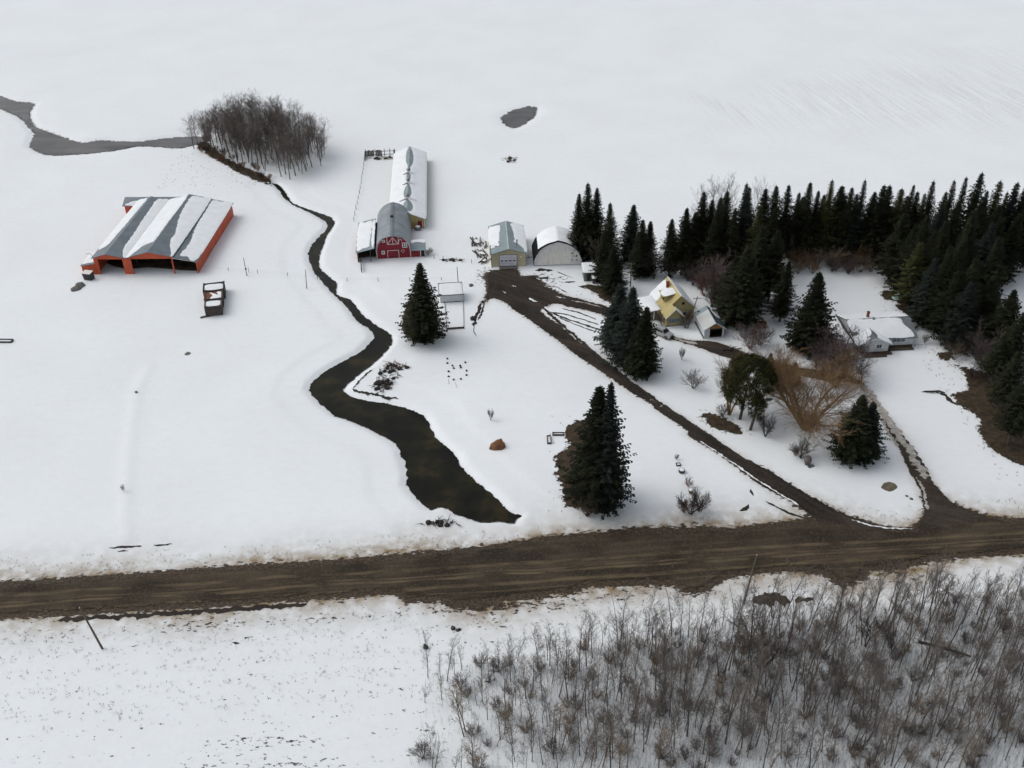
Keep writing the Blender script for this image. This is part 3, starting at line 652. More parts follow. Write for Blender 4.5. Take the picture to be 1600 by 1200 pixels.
# ---- orange-red open-front machine shed ---------------------------------------------------------
def machine_shed():
    t = thing('machine_shed', 'orange red open front machine shed with twin gables and snowy grey roof', 'shed', (-98.9, 220.1, 0), R(-2.0))
    D = 33.5; W = 24.5
    prof = [(-0.4, 4.35), (3.3, 5.45), (7.9, 4.45), (13.6, 6.0), (19.4, 4.75)]
    names = []
    planes = []
    for (xa, za), (xb, zb) in zip(prof, prof[1:]):
        planes.append(((xa, -0.5, za), (xb - xa, 0, zb - za)))
    planes.append(((24.9, -0.5, 3.5), (19.35 - 24.9, 0, 4.55 - 3.5)))
    roofs = []
    for k, (o, u) in enumerate(planes):
        roofs.append(part('roof', 'roof_grey', t, lambda b: b.slab(o, u, (0, D + 0.9, 0), 0.10)))
    V = (0, D + 0.9, 0)
    roof_snow(roofs[0], planes[0][0], planes[0][1], V, [(0.02, .20), (.30, .14), (.62, .19), (.66, .30), (.74, .5), (.80, .8), (.80, .97), (.4, .985), (.02, .985)], 1)
    o2 = (7.9, -0.5, 4.45); u2 = (3.3 - 7.9, 0, 1.0)
    roof_snow(roofs[1], o2, u2, V, [(0.0, .02), (.14, .02), (.34, .10), (.42, .18), (.42, .30), (.52, .55), (.58, .8), (.60, .96), (.3, .985), (0, .985)], 2)
    roof_snow(roofs[2], planes[2][0], planes[2][1], V, [(0.0, .02), (.28, .05), (.50, .14), (.80, .17), (.93, .19), (.95, .5), (.96, .97), (.5, .985), (0, .985)], 3)
    o4 = (19.4, -0.5, 4.75); u4 = (13.6 - 19.4, 0, 1.25)
    roof_snow(roofs[3], o4, u4, V, [(0.02, .03), (.16, .05), (.36, .15), (.50, .24), (.48, .32), (.62, .46), (.78, .62), (.86, .86), (.82, .975), (.4, .985), (.02, .985)], 4)
    roof_snow(roofs[4], planes[4][0], planes[4][1], V, [(0.03, .06), (.5, .05), (.80, .05), (.74, .18), (.76, .3), (.90, .5), (.94, .8), (.95, .97), (.5, .985), (.02, .985)], 5)
    # walls
    part('side_wall', 'wall_orange', t, lambda b: b.box(24.35, 24.5, 0, D, 0, 3.45))
    part('side_wall', 'wall_orange', t, lambda b: b.box(0, 0.15, 0, D, 0, 4.38))
    part('back_wall', 'wall_orange', t, lambda b: b.prism([(0.16, 0), (24.34, 0), (24.34, 3.4), (19.4, 4.3), (19.4, 4.6), (13.6, 5.85), (7.9, 4.3), (3.3, 5.3), (0.16, 4.3)], D - .15, D))
    part('gable_panel', 'wall_orange', t, lambda b: b.prism([(0.0, 3.95), (7.0, 3.95), (7.88, 4.0), (7.88, 4.33), (3.3, 5.33), (0.0, 4.33)], -.12, -.02))
    part('gable_panel', 'wall_orange', t, lambda b: b.prism([(7.92, 4.0), (19.3, 4.1), (19.3, 4.63), (13.6, 5.87), (7.92, 4.33)], -.12, -.02))
    part('front_panel', 'wall_orange', t, lambda b: b.box(0.0, 1.0, -.11, -.01, 0, 3.94))
    part('front_panel', 'wall_orange', t, lambda b: b.box(6.9, 9.0, -.11, -.01, 0, 3.94))
    part('post', 'wall_orange', t, lambda b: b.box(18.65, 18.95, -.1, .2, 0, 4.1))
    part('header', 'roof_pale', t, lambda b: b.beam((19.1, -.3, 4.35), (24.7, -.3, 3.38), .08, .3))
    for x, h in ((7.9, 4.2), (18.8, 4.5)):
        for j in range(1, 6): bx('interior_post', 'wood_dark', t, x - .12, x + .12, j * 5.5 - .12, j * 5.5 + .12, 0, h)
    # low lean-to against the west side
    e = part('lean_to_wall', 'wall_orange', t, lambda b: b.prism([(-3.3, 0), (-0.02, 0), (-0.02, 2.75), (-3.3, 2.2)], -.12, .0))
    part('lean_to_wall', 'wall_orange', t, lambda b: b.box(-3.3, -3.2, .01, 6.5, 0, 2.15))
    r = part('lean_to_roof', 'roof_grey', t, lambda b: b.slab((-3.5, -.3, 2.28), (3.48, 0, .58), (0, 7, 0), .08))
    roof_snow(r, (-3.5, -.3, 2.28), (3.48, 0, .58), (0, 7, 0), [(0.02, .2), (.4, .13), (.9, .2), (.97, .6), (.95, .98), (.02, .98)], 6)
    # cross wing at the back
    part('rear_wall', 'wall_orange', t, lambda b: b.box(-4.6, 9.8, D + .6, D + 5.2, 0, 2.85))
    o, u, v = (-5.0, D + .1, 2.75), (0, 3.0, 1.35), (15.2, 0, 0)
    r = part('rear_roof', 'roof_grey', t, lambda b: (b.slab(o, u, v, .1), b.slab((-5.0, D + 6.1, 2.75), (0, -3.0, 1.35), v, .1)))
    roof_snow(r, o, u, v, [(0.03, .12), (.35, .10), (.55, .18), (.45, .45), (.6, .6), (.5, .8), (.6, .97), (.05, .97)], 7)
    part('lamp_arm', 'metal_dark', t, lambda b: b.tube([(0.05, -.2, 4.3), (0.0, -.25, 5.2), (-.35, -.35, 5.6), (-1.1, -.4, 5.55), (-1.2, -.4, 5.35)], [.05] * 5, 5))
    part('dirt_floor', 'dirt_floor', t, lambda b: b.add([(0.2, 5.5, .18), (3, 3.6, .18), (7, 2.2, .18), (11, 3.2, .18), (16, 2.4, .18), (20, 1.6, .18), (24.3, 1.2, .18), (24.3, D - .2, .18), (0.2, D - .2, .18)], [tuple(range(9))]))
    for j, (x, y, s) in enumerate([(2.6, 9.5, 1.6), (5.2, 11, 1.3), (12, 10, 1.9), (15.5, 9, 1.4), (21.5, 7.5, 1.5)]):
        bl = MB().lathe([(.9, -.65), (1.0, -.6), (1.0, .6), (.9, .65)], 14).build('hay_bale', 'grass_dead'); bl.rotation_euler = (R(90), 0, R(20 * j)); bl.scale = (s / 1.6,) * 3
        c, sn = math.cos(R(-2)), math.sin(R(-2)); bl.location = (-98.9 + x * c - y * sn, 220.1 + x * sn + y * c, .18 + s / 1.6)
        tag(bl, 'dim round hay bale stored deep inside the orange machine shed', 'hay bale', 'bales inside the machine shed')
machine_shed()

# ---- red gothic barn, its lean-to, annex ---------------------------------------------------------
def barn():
    t = thing('red_barn', 'deep red barn with rounded grey metal roof and white trim', 'barn', (-32.4, 225.6, 0), R(4.5))
    W, D, H, E = 8.3, 18.5, 6.35, 1.9
    def arch(n=12, grow=0.0):
        pts = []
        for i in range(n + 1):       # left spring to apex
            a = i / n; x = W / 2 * (1 - math.cos(a * math.pi / 2 * .93) / 1.0); z = E + (H - E) * math.sin(a * math.pi / 2 * .93) / math.sin(math.pi / 2 * .93)
            x = W / 2 * (1 - math.cos(a * math.pi / 2 * .93)) / (1 - math.cos(math.pi / 2 * .93))
            pts.append((x, z))
        full = pts + [(W - x, z) for x, z in reversed(pts[:-1])]
        if grow:
            c = (W / 2, E * .8); full = [(c[0] + (x - c[0]) * (1 + grow / (W / 2)), c[1] + (z - c[1]) * (1 + grow / (H - c[1]))) for x, z in full]
        return full
    a = arch()
    part('wall', 'wall_red', t, lambda b: b.prism([(0, 0), (W, 0)] + [(x, z) for x, z in reversed(a)], 0, D))
    ro = arch(12, .16); ri = arch(12, .03)
    def roof(b):
        n = len(ro)
        def yf(z): return -.25 - 1.15 * max(0, (z - 5.0) / 1.4) ** 1.0
        vs = [(x, yf(z), z) for x, z in ro] + [(x, D + .3, z) for x, z in ro] + [(x, yf(z), z) for x, z in ri] + [(x, D + .3, z) for x, z in ri]
        fs = []
        for i in range(n - 1):
            fs += [(i, i + n, i + n + 1, i + 1), (2 * n + i, 2 * n + i + 1, 3 * n + i + 1, 3 * n + i), (i, i + 1, 2 * n + i + 1, 2 * n + i), (n + i, 3 * n + i, 3 * n + i + 1, n + i + 1)]
        fs += [(0, 2 * n, 3 * n, n), (n - 1, 2 * n - 1, 4 * n - 1, 3 * n - 1)]
        b.add(vs, fs)
    r = part('roof', 'roof_barn', t, roof)
    part('ridge_cap', 'roof_grey', r, lambda b: b.add([(W/2-.55, -1.2, H+.10), (W/2, -1.45, H+.215), (W/2+.55, -1.2, H+.10), (W/2-.55, D+.3, H+.10), (W/2, D+.3, H+.215), (W/2+.55, D+.3, H+.10)], [(0, 1, 4, 3), (1, 2, 5, 4)]))
    v = part('ridge_vent', 'metal_dark', r, lambda b: b.box(W/2-.55, W/2+.25, 9.6, 10.2, H+.1, H+.55))
    for k, (x, y, s) in enumerate([(W/2-1.15, 10.9, .8), (W/2+1.0, 9.4, .7), (W/2-1.2, 7.6, .5)]):
        zz = H + .12 - abs(x - W/2) * .33
        roof_snow(r, (x - s, y - s, zz - (s * .33 if x < W/2 else -s * .33)), (2 * s, 0, (.66 if x < W/2 else -.66) * s), (0, 2.2 * s, 0), [(.2, .1), (.7, .0), (.9, .5), (.7, 1), (.2, .8)], 20 + k, .12, .1)
    # white trim
    def trim(b):
        tr = [q for q in arch(14, -.09) if q[1] < 5.9 and (q[0] - W / 2) * side > 0]
        b.tube([(x, -.06, z) for x, z in tr], [.08] * len(tr), 5)
    for side in (-1, 1): part('arch_trim', 'white_paint', t, trim)
    for x in (.07, W - .07): part('corner_trim', 'white_paint', t, lambda b: b.beam((x, -.05, 0), (x, -.05, E), .09, .14))
    def frame(b, x0, x1, z0, z1, f=.12, y=-.07):
        b.box(x0, x1, y, 0.005, z1 - f, z1); b.box(x0, x1, y, 0.005, z0, z0 + f); b.box(x0, x0 + f, y, 0.005, z0 + f, z1 - f); b.box(x1 - f, x1, y, 0.005, z0 + f, z1 - f)
    hd = bx('hay_door', 'wall_red', t, W/2-1.3, W/2+1.3, -.04, .0, 3.75, 5.6)
    def haytrim(b):
        b.box(W/2-1.42, W/2+1.42, -.08, -.045, 3.66, 3.78); b.box(W/2-1.42, W/2-1.3, -.08, -.045, 3.78, 5.6); b.box(W/2+1.3, W/2+1.42, -.08, -.045, 3.78, 5.6)
        b.box(W/2-.05, W/2+.05, -.08, -.045, 3.78, 5.6); b.beam((W/2-1.2, -.06, 3.8), (W/2-.1, -.06, 5.4), .03, .11); b.beam((W/2+1.2, -.06, 3.8), (W/2+.1, -.06, 5.4), .03, .11)
    part('door_trim', 'white_paint', hd, haytrim)
    sd = bx('sliding_door', 'wall_red', t, 2.75, 5.35, -.05, 0, .05, 2.0)
    part('door_trim', 'white_paint', sd, lambda b: (b.box(2.65, 5.45, -.09, -.055, 2.0, 2.1), b.box(2.65, 2.75, -.09, -.055, 0, 2.0), b.box(5.35, 5.45, -.09, -.055, 0, 2.0)))
    window(t, 6.35, 7.55, 2.65, 3.95, 0, 2, 2, fw=.17)
    window(t, 1.25, 2.0, 1.15, 2.05, 0, 1, 1, fw=.2)
    window(t, 1.55, 2.3, 4.3, 4.95, 0, 1, 1, fw=.16)
    def shoe(b):
        pts = [(6.0 + .34 * math.cos(R(q)), -.05, 4.6 + .36 * math.sin(R(q))) for q in range(-35, 216, 25)]; b.tube(pts, [.07] * len(pts), 5)
    part('horseshoe', 'white_paint', t, shoe)
    def octo(b):
        for q in range(8):
            b.beam((6.4 + .38 * math.cos(R(q*45+22.5)), -.04, 1.75 + .38 * math.sin(R(q*45+22.5))), (6.4 + .38 * math.cos(R(q*45+67.5)), -.04, 1.75 + .38 * math.sin(R(q*45+67.5))), .03, .06)
    part('octagon_plaque', 'panel_pale', t, octo)
    # annex on the east side
    x0, x1 = W + .03, W + 3.5
    an = part('annex_wall', 'wall_red', t, lambda b: b.prism_x([(.0, 0), (3.4, 0), (3.4, 2.75), (.0, 1.85)], x0, x1))
    part('annex_door', 'interior_dark', an, lambda b: b.box(x1 - 1.05, x1 - .25, -.03, .02, .05, 1.75))
    for xa, xb in ((x1 - 1.2, x1 - 1.06), (x1 - .14, x1 + .02)): bx('annex_trim', 'white_paint', an, xa, xb, -.06, .01, 0, 1.82)
    ar = part('annex_roof', 'roof_green', t, lambda b: b.slab((x0 + .02, -.35, 1.85), (x1 - x0 + .2, 0, 0), (0, 3.9, 1.03), .08))
    roof_snow(ar, (x0 + .02, -.35, 1.85), (x1 - x0 + .2, 0, 0), (0, 3.9, 1.03), [(.02, .72), (.5, .76), (.98, .70), (.98, .98), (.02, .98)], 31)
    # lean-to on the west side
    o, u, v = (-4.9, -1.6, 2.6), (4.55, 0, 1.0), (0, 17.5, 0)
    lr = part('lean_to_roof', 'roof_green', t, lambda b: b.slab(o, u, v, .1))
    roof_snow(lr, o, u, v, [(.05, .10), (.4, .09), (.72, .10), (.74, .3), (.80, .6), (.80, .93), (.4, .94), (.05, .93)], 32)
    roof_snow(lr, o, u, v, [(.84, .12), (.97, .12), (.98, .95), (.86, .95)], 33)
    part('lean_to_wall', 'wall_red', t, lambda b: b.box(-4.6, -4.5, -1.3, 15.6, 0, 2.5))
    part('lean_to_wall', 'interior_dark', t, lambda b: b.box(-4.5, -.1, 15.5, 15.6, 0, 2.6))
    for x in (-4.4, -1.4): bx('lean_to_post', 'wood_dark', t, x - .1, x + .1, -1.3, -1.1, 0, 2.55 if x < -2 else 3.2)
    part('lean_to_floor', 'dirt_floor', t, lambda b: b.box(-4.4, -.1, 1.0, 15.4, .15, .2))
    # sub-sides below the arch springing are covered by the roof metal
barn()
def plank_fence():
    a, b2 = G(564, 408), G(565, 425)
    t = thing('plank_fence', 'short dark plank fence running out from the barn lean-to', 'fence', a, 0)
    d = b2 - a
    for k in range(4): bx('post', 'wood_dark', t, d.x * k / 3 - .08, d.x * k / 3 + .08, d.y * k / 3 - .08, d.y * k / 3 + .08, -.2, 1.25)
    for z in (.35, .7, 1.05): part('rail', 'wood_dark', t, lambda b: b.beam((0.1, 0, z), (d.x + .1, d.y, z), .05, .18))
plank_fence()

# ---- long livestock barn behind ---------------------------------------------------------------
def long_barn():
    t = thing('livestock_barn', 'long low barn with snowy roof and pale yellow end wall behind red barn', 'barn', (-30.6, 242.4, 0), R(3.3))
    W, D, E, H = 9.0, 47.0, 2.5, 4.4
    part('wall', 'wall_yellow', t, lambda b: b.prism([(0, 0), (W, 0), (W, E), (W/2, H), (0, E)], 0, D))
    k = (H - E) / (W / 2)
    oL, uL = (-.35, -.3, E - .35 * k + .12), (W/2 + .35, 0, (W/2 + .35) * k); oR, uR = (W + .35, -.3, E - .35 * k + .12), (-(W/2 + .35), 0, (W/2 + .35) * k); V = (0, D + .6, 0)
    rl = part('roof', 'roof_green', t, lambda b: b.slab(oL, uL, V, .1)); rr = part('roof', 'roof_green', t, lambda b: b.slab(oR, uR, V, .1))
    def edge(lobes, t0, t1, n=60):
        out = []
        for i in range(n + 1):
            q = t0 + (t1 - t0) * i / n; w = .075
            for c, hw, a in lobes:
                if abs(q - c) < hw: w = max(w, a * math.sqrt(max(0, 1 - ((q - c) / hw) ** 2)))
            out.append((1 - w, q))
        return out
    lobL = [(.09, .085, .24), (.29, .095, .22), (.52, .06, .12), (.84, .15, .20)]
    roof_snow(rl, oL, uL, V, [(.01, .01)] + edge(lobL, .01, .985) + [(.01, .985)], 41, .16, .05)
    lobR = [(.10, .08, .30), (.30, .095, .20), (.52, .06, .12), (.82, .16, .24)]
    roof_snow(rr, oR, uR, V, [(.01, .02)] + edge(lobR, .02, .985) + [(.01, .985)], 42, .16, .05)
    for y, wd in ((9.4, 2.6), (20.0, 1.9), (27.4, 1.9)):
        v = part('ridge_ventilator', 'metal_grey', t, lambda b: (b.box(W/2-.35, W/2+.35, y-.35, y+.35, H+.05, H+.85), b.lathe([(.65, .85), (.55, 1.05), (.2, 1.3)], 10, (W/2, y, H))))
        # crescent of snow banked on the uphill side of each ventilator
        def drift(b):
            n = 12; vs = []
            for i in range(n + 1):
                a = -1 + 2 * i / n; x = W/2 + a * wd; zb = H + .12 - abs(a * wd) * k; yy = y - .7 + .55 * a * a
                hh = .55 * (1 - .6 * a * a); vs += [(x, yy - .28, zb + .02), (x, yy, zb + hh), (x, yy + .5, zb + .05)]
            fs = []
            for i in range(n):
                for j in range(2): fs.append((3*i+j, 3*i+j+1, 3*i+j+4, 3*i+j+3))
            b.add(vs, fs)
        part('snow_drift', 'snow_cap', v, drift)
        part('drift_shadow_board', 'wood_grey', v, lambda b: b.beam((W/2-wd*.8, y-.95, H - wd*.8*k + .35), (W/2, y-.95, H+.38), .06, .22))  # grey board added as the painted shadow of the snow drift
    part('door', 'wall_red', t, lambda b: b.box(7.1, 8.2, -.06, .01, .1, 2.05))
    window(t, 4.3, 5.1, 1.2, 1.9, 0, 1, 1)
    part('door_trim', 'white_paint', t, lambda b: (b.box(8.2, 8.3, -.08, .01, .1, 2.1), b.box(8.75, 8.95, -.08, .01, .0, 2.3)))
    tk = MB().lathe([(.1, 0), (.75, .02), (.75, .9), (.6, 1.0)], 14).build('water_trough', 'metal_grey'); q = G(653, 359); tk.location = q
    tag(tk, 'small round grey trough with snow by yellow end wall of long barn', 'trough')
    c = MB().lathe([(.74, .9), (.55, 1.05), (.2, 1.12)], 12).build('snow_top', 'snow_cap', tk)
long_barn()

# ---- beige workshop ----------------------------------------------------------------------------
def gable_roof(t, W, D, E, H, ov=.4, fo=.35, mat_l='roof_green', mat_r=None, th=.1):
    k = (H - E) / (W / 2)
    oL, uL = (-ov, -fo, E - ov * k + .1), (W/2 + ov, 0, (W/2 + ov) * k); oR, uR = (W + ov, -fo, E - ov * k + .1), (-(W/2 + ov), 0, (W/2 + ov) * k); V = (0, D + 2 * fo, 0)
    rl = part('roof', mat_l, t, lambda b: b.slab(oL, uL, V, th)); rr = part('roof', mat_r or mat_l, t, lambda b: b.slab(oR, uR, V, th))
    return (rl, oL, uL, V), (rr, oR, uR, V)
def workshop():
    t = thing('workshop', 'beige metal workshop with white roll-up door and patchy snow on roof', 'workshop', (-4.3, 220.3, 0), R(2.2))
    W, D, E, H = 8.1, 15.2, 3.4, 4.65
    part('wall', 'wall_beige', t, lambda b: b.prism([(0, 0), (W, 0), (W, E), (W/2, H), (0, E)], 0, D))
    L, Rr = gable_roof(t, W, D, E, H, .45, .4)
    roof_snow(*L, [(.02, .28), (.2, .20), (.52, .22), (.50, .36), (.56, .38), (.58, .6), (.66, .88), (.3, .93), (.02, .90)], 51)
    roof_snow(*Rr, [(.02, .05), (.10, .05), (.22, .16), (.42, .24), (.66, .30), (.62, .42), (.66, .7), (.70, .95), (.02, .96)], 52)
    part('ridge_cap', 'roof_pale', t, lambda b: b.add([(W/2-.14, -.42, H+.09), (W/2, -.42, H+.15), (W/2+.14, -.42, H+.09), (W/2-.14, D+.42, H+.09), (W/2, D+.42, H+.15), (W/2+.14, D+.42, H+.09)], [(0, 1, 4, 3), (1, 2, 5, 4)]))
    d = bx('overhead_door', 'door_white', t, 1.85, 5.95, -.06, .0, .05, 3.0)
    for z in (.8, 1.55, 2.3): bx('door_seam', 'metal_grey', d, 1.86, 5.94, -.068, -.05, z - .015, z + .015)
    for k in range(4): bx('pane', 'glass_dark', d, 2.15 + k * .98, 2.15 + k * .98 + .58, -.085, -.05, 1.32, 1.55 + .05)
    part('door_frame', 'metal_grey', t, lambda b: (b.box(1.75, 1.85, -.09, .01, 0, 3.1), b.box(5.95, 6.05, -.09, .01, 0, 3.1), b.box(1.85, 5.95, -.09, .01, 3.0, 3.1)))
    bx('wall_sign', 'panel_pale', t, 6.7, 7.15, -.05, .0, 2.2, 2.55)
    p = part('flue_pipe', 'metal_dark', t, lambda b: b.lathe([(.12, 3.9), (.12, 5.2), (.25, 5.25), (.05, 5.45)], 8, (6.2, 3.2, 0)))
    bx('concrete_apron', 'stone_grey', t, 1.7, 6.1, -1.6, -.03, .02, .16)
    part('side_bracket', 'metal_dark', t, lambda b: (b.beam((W, .6, 1.9), (W + 1.6, .6, 1.9), .12), b.beam((W + .8, .6, 1.5), (W + .8, .6, 2.4), .12)))
workshop()

# ---- gothic arch granary (black cover, white board front) --------------------------------------
def arch_shed():
    a, c = G(835, 415), G(908, 413)
    t = thing('arch_shed', 'pointed arch shed with whitewashed board front and black sides under snow', 'shed', a, math.atan2(c.y - a.y, c.x - a.x))
    W, D, H = (c - a).length, 8.6, 6.1
    def prof(g=0.0, n=12):
        K = [(0, 0), (-.03, .17), (.05, .37), (.15, .55), (.31, .725), (.60, .89), (1, 1)]; l = []
        for i in range(n + 1):
            f = i / n * 6; j = min(int(f), 5); u = f - j; p0, p1, p2, p3 = K[max(j - 1, 0)], K[j], K[j + 1], K[min(j + 2, 6)]
            x, z = (0.5 * (2 * p1[c] + (p2[c] - p0[c]) * u + (2 * p0[c] - 5 * p1[c] + 4 * p2[c] - p3[c]) * u * u + (3 * p1[c] - p0[c] - 3 * p2[c] + p3[c]) * u ** 3) for c in (0, 1))
            q = i / n; l.append((x * W / 2 - g * (1 - q), z * H + g * q))
        return l + [(W - x, z) for x, z in reversed(l[:-1])]
    po, pi_ = prof(.12), prof(0)
    n = len(po)
    def cover(b):
        vs = [(x, -.15, z) for x, z in po] + [(x, D, z) for x, z in po] + [(x, -.15, z) for x, z in pi_] + [(x, D, z) for x, z in pi_]; fs = []
        for i in range(n - 1): fs += [(i, i+n, i+n+1, i+1), (2*n+i, 2*n+i+1, 3*n+i+1, 3*n+i), (i, i+1, 2*n+i+1, 2*n+i), (n+i, 3*n+i, 3*n+i+1, n+i+1)]
        b.add(vs, fs)
    cv = part('arch_cover', 'black_tarp', t, cover, )
    part('front_wall', 'wall_weathered', t, lambda b: b.prism([(x, z) for x, z in reversed(pi_)], .1, .25))
    part('back_wall', 'wall_weathered', t, lambda b: b.prism([(x, z) for x, z in reversed(pi_)], D - .25, D - .1))
    # snow sheet over the shoulders
    def snow(b):
        rng = random.Random(8); idx = [(x, z) for x, z in prof(.2, 24) if (z > 3.6 if x < W / 2 else z > 2.6)]; m = len(idx); cols = 18
        for j in range(cols + 1):
            q = j / cols
            for i, (x, z) in enumerate(idx):
                y0 = .15 if x > W * .3 else .3 + .9 * max(0, (4.8 - z) / 1.4) + .25 * fnoise(x, z, 2)
                y = y0 + (D - .1 - y0) * q; zz = z + .07 * fnoise(x, y, .7) + .08
                b.v.append((x, y, zz))
        for j in range(cols):
            for i in range(m - 1): b.f.append((j*m+i, (j+1)*m+i, (j+1)*m+i+1, j*m+i+1))
    part('roof_snow', 'snow_cap', cv, snow, True)
    for k, (x0, x1, h, mm) in enumerate([(1.9, 3.2, 2.25, 'panel_pale'), (3.65, 6.25, 3.45, 'panel_pale'), (6.35, 8.95, 3.45, 'panel_pale'), (7.35, 8.55, 2.3, 'wall_weathered')]):
        d = bx('door_panel', mm, t, x0, x1, .04 - .03 * (k == 3), .1, .1, h)
    rng = random.Random(3); x = .7
    while x < W - .7:
        hh = 0
        for (xa, za), (xb, zb) in zip(pi_, pi_[1:]):
            if xa <= x <= xb and xb > xa: hh = max(hh, za + (zb - za) * (x - xa) / (xb - xa))
        lo = 3.5 if 3.6 < x < 9.0 else .1
        if hh - .2 > lo + .3: bx('board', 'wall_weathered', t, x, x + .5, .06 + rng.uniform(0, .025), .1, lo, hh - .25)
        x += .53
arch_shed()

# ---- small grey shed with kennel ---------------------------------------------------------------
def grey_shed():
    a = G(912.5, 439.5); t = thing('grey_shed', 'small grey green shed with flat snowy roof beside the spruces', 'shed', a, R(2))
    W, D = 5.0, 3.6
    part('wall', 'wall_greygreen', t, lambda b: b.prism_x([(0, 0), (D, 0), (D, 2.7), (0, 2.35)], 0, W))
    r = part('roof', 'wood_grey', t, lambda b: b.slab((-.3, -.35, 2.38), (W + .6, 0, 0), (0, D + .7, .42), .1))
    roof_snow(r, (-.3, -.35, 2.38), (W + .6, 0, 0), (0, D + .7, .42), [(.01, .02), (.99, .02), (.99, .98), (.01, .98)], 61, .16, .06)
    part('door', 'interior_dark', t, lambda b: b.box(.65, 1.5, -.04, .01, .1, 1.95))
    part('door_frame', 'wood_grey', t, lambda b: (b.box(.55, .65, -.06, .01, 0, 2.05), b.box(1.5, 1.6, -.06, .01, 0, 2.05), b.box(.65, 1.5, -.06, .01, 1.95, 2.05)))
    a2 = G(926, 443.5); k = thing('kennel', 'low open kennel with snow on its lid in front of grey shed', 'kennel', a2, R(2))
    part('wall', 'wood_grey', k, lambda b: (b.box(0, .1, 0, 1.3, 0, 1.45), b.box(2.4, 2.5, 0, 1.3, 0, 1.45), b.box(.1, 2.4, 1.2, 1.3, 0, 1.45), b.box(.1, .75, 0, .1, 0, 1.45), b.box(.75, 2.4, 0, .1, 0, .25)))
    part('inside', 'interior_dark', k, lambda b: b.box(.12, 2.38, .5, 1.18, .02, 1.4))
    r = part('roof', 'wood_grey', k, lambda b: b.slab((-.15, -.3, 1.47), (2.8, 0, 0), (0, 1.8, .15), .07))
    roof_snow(r, (-.15, -.3, 1.47), (2.8, 0, 0), (0, 1.8, .15), [(.01, .02), (.99, .02), (.99, .98), (.01, .98)], 62, .14, .04)
grey_shed()

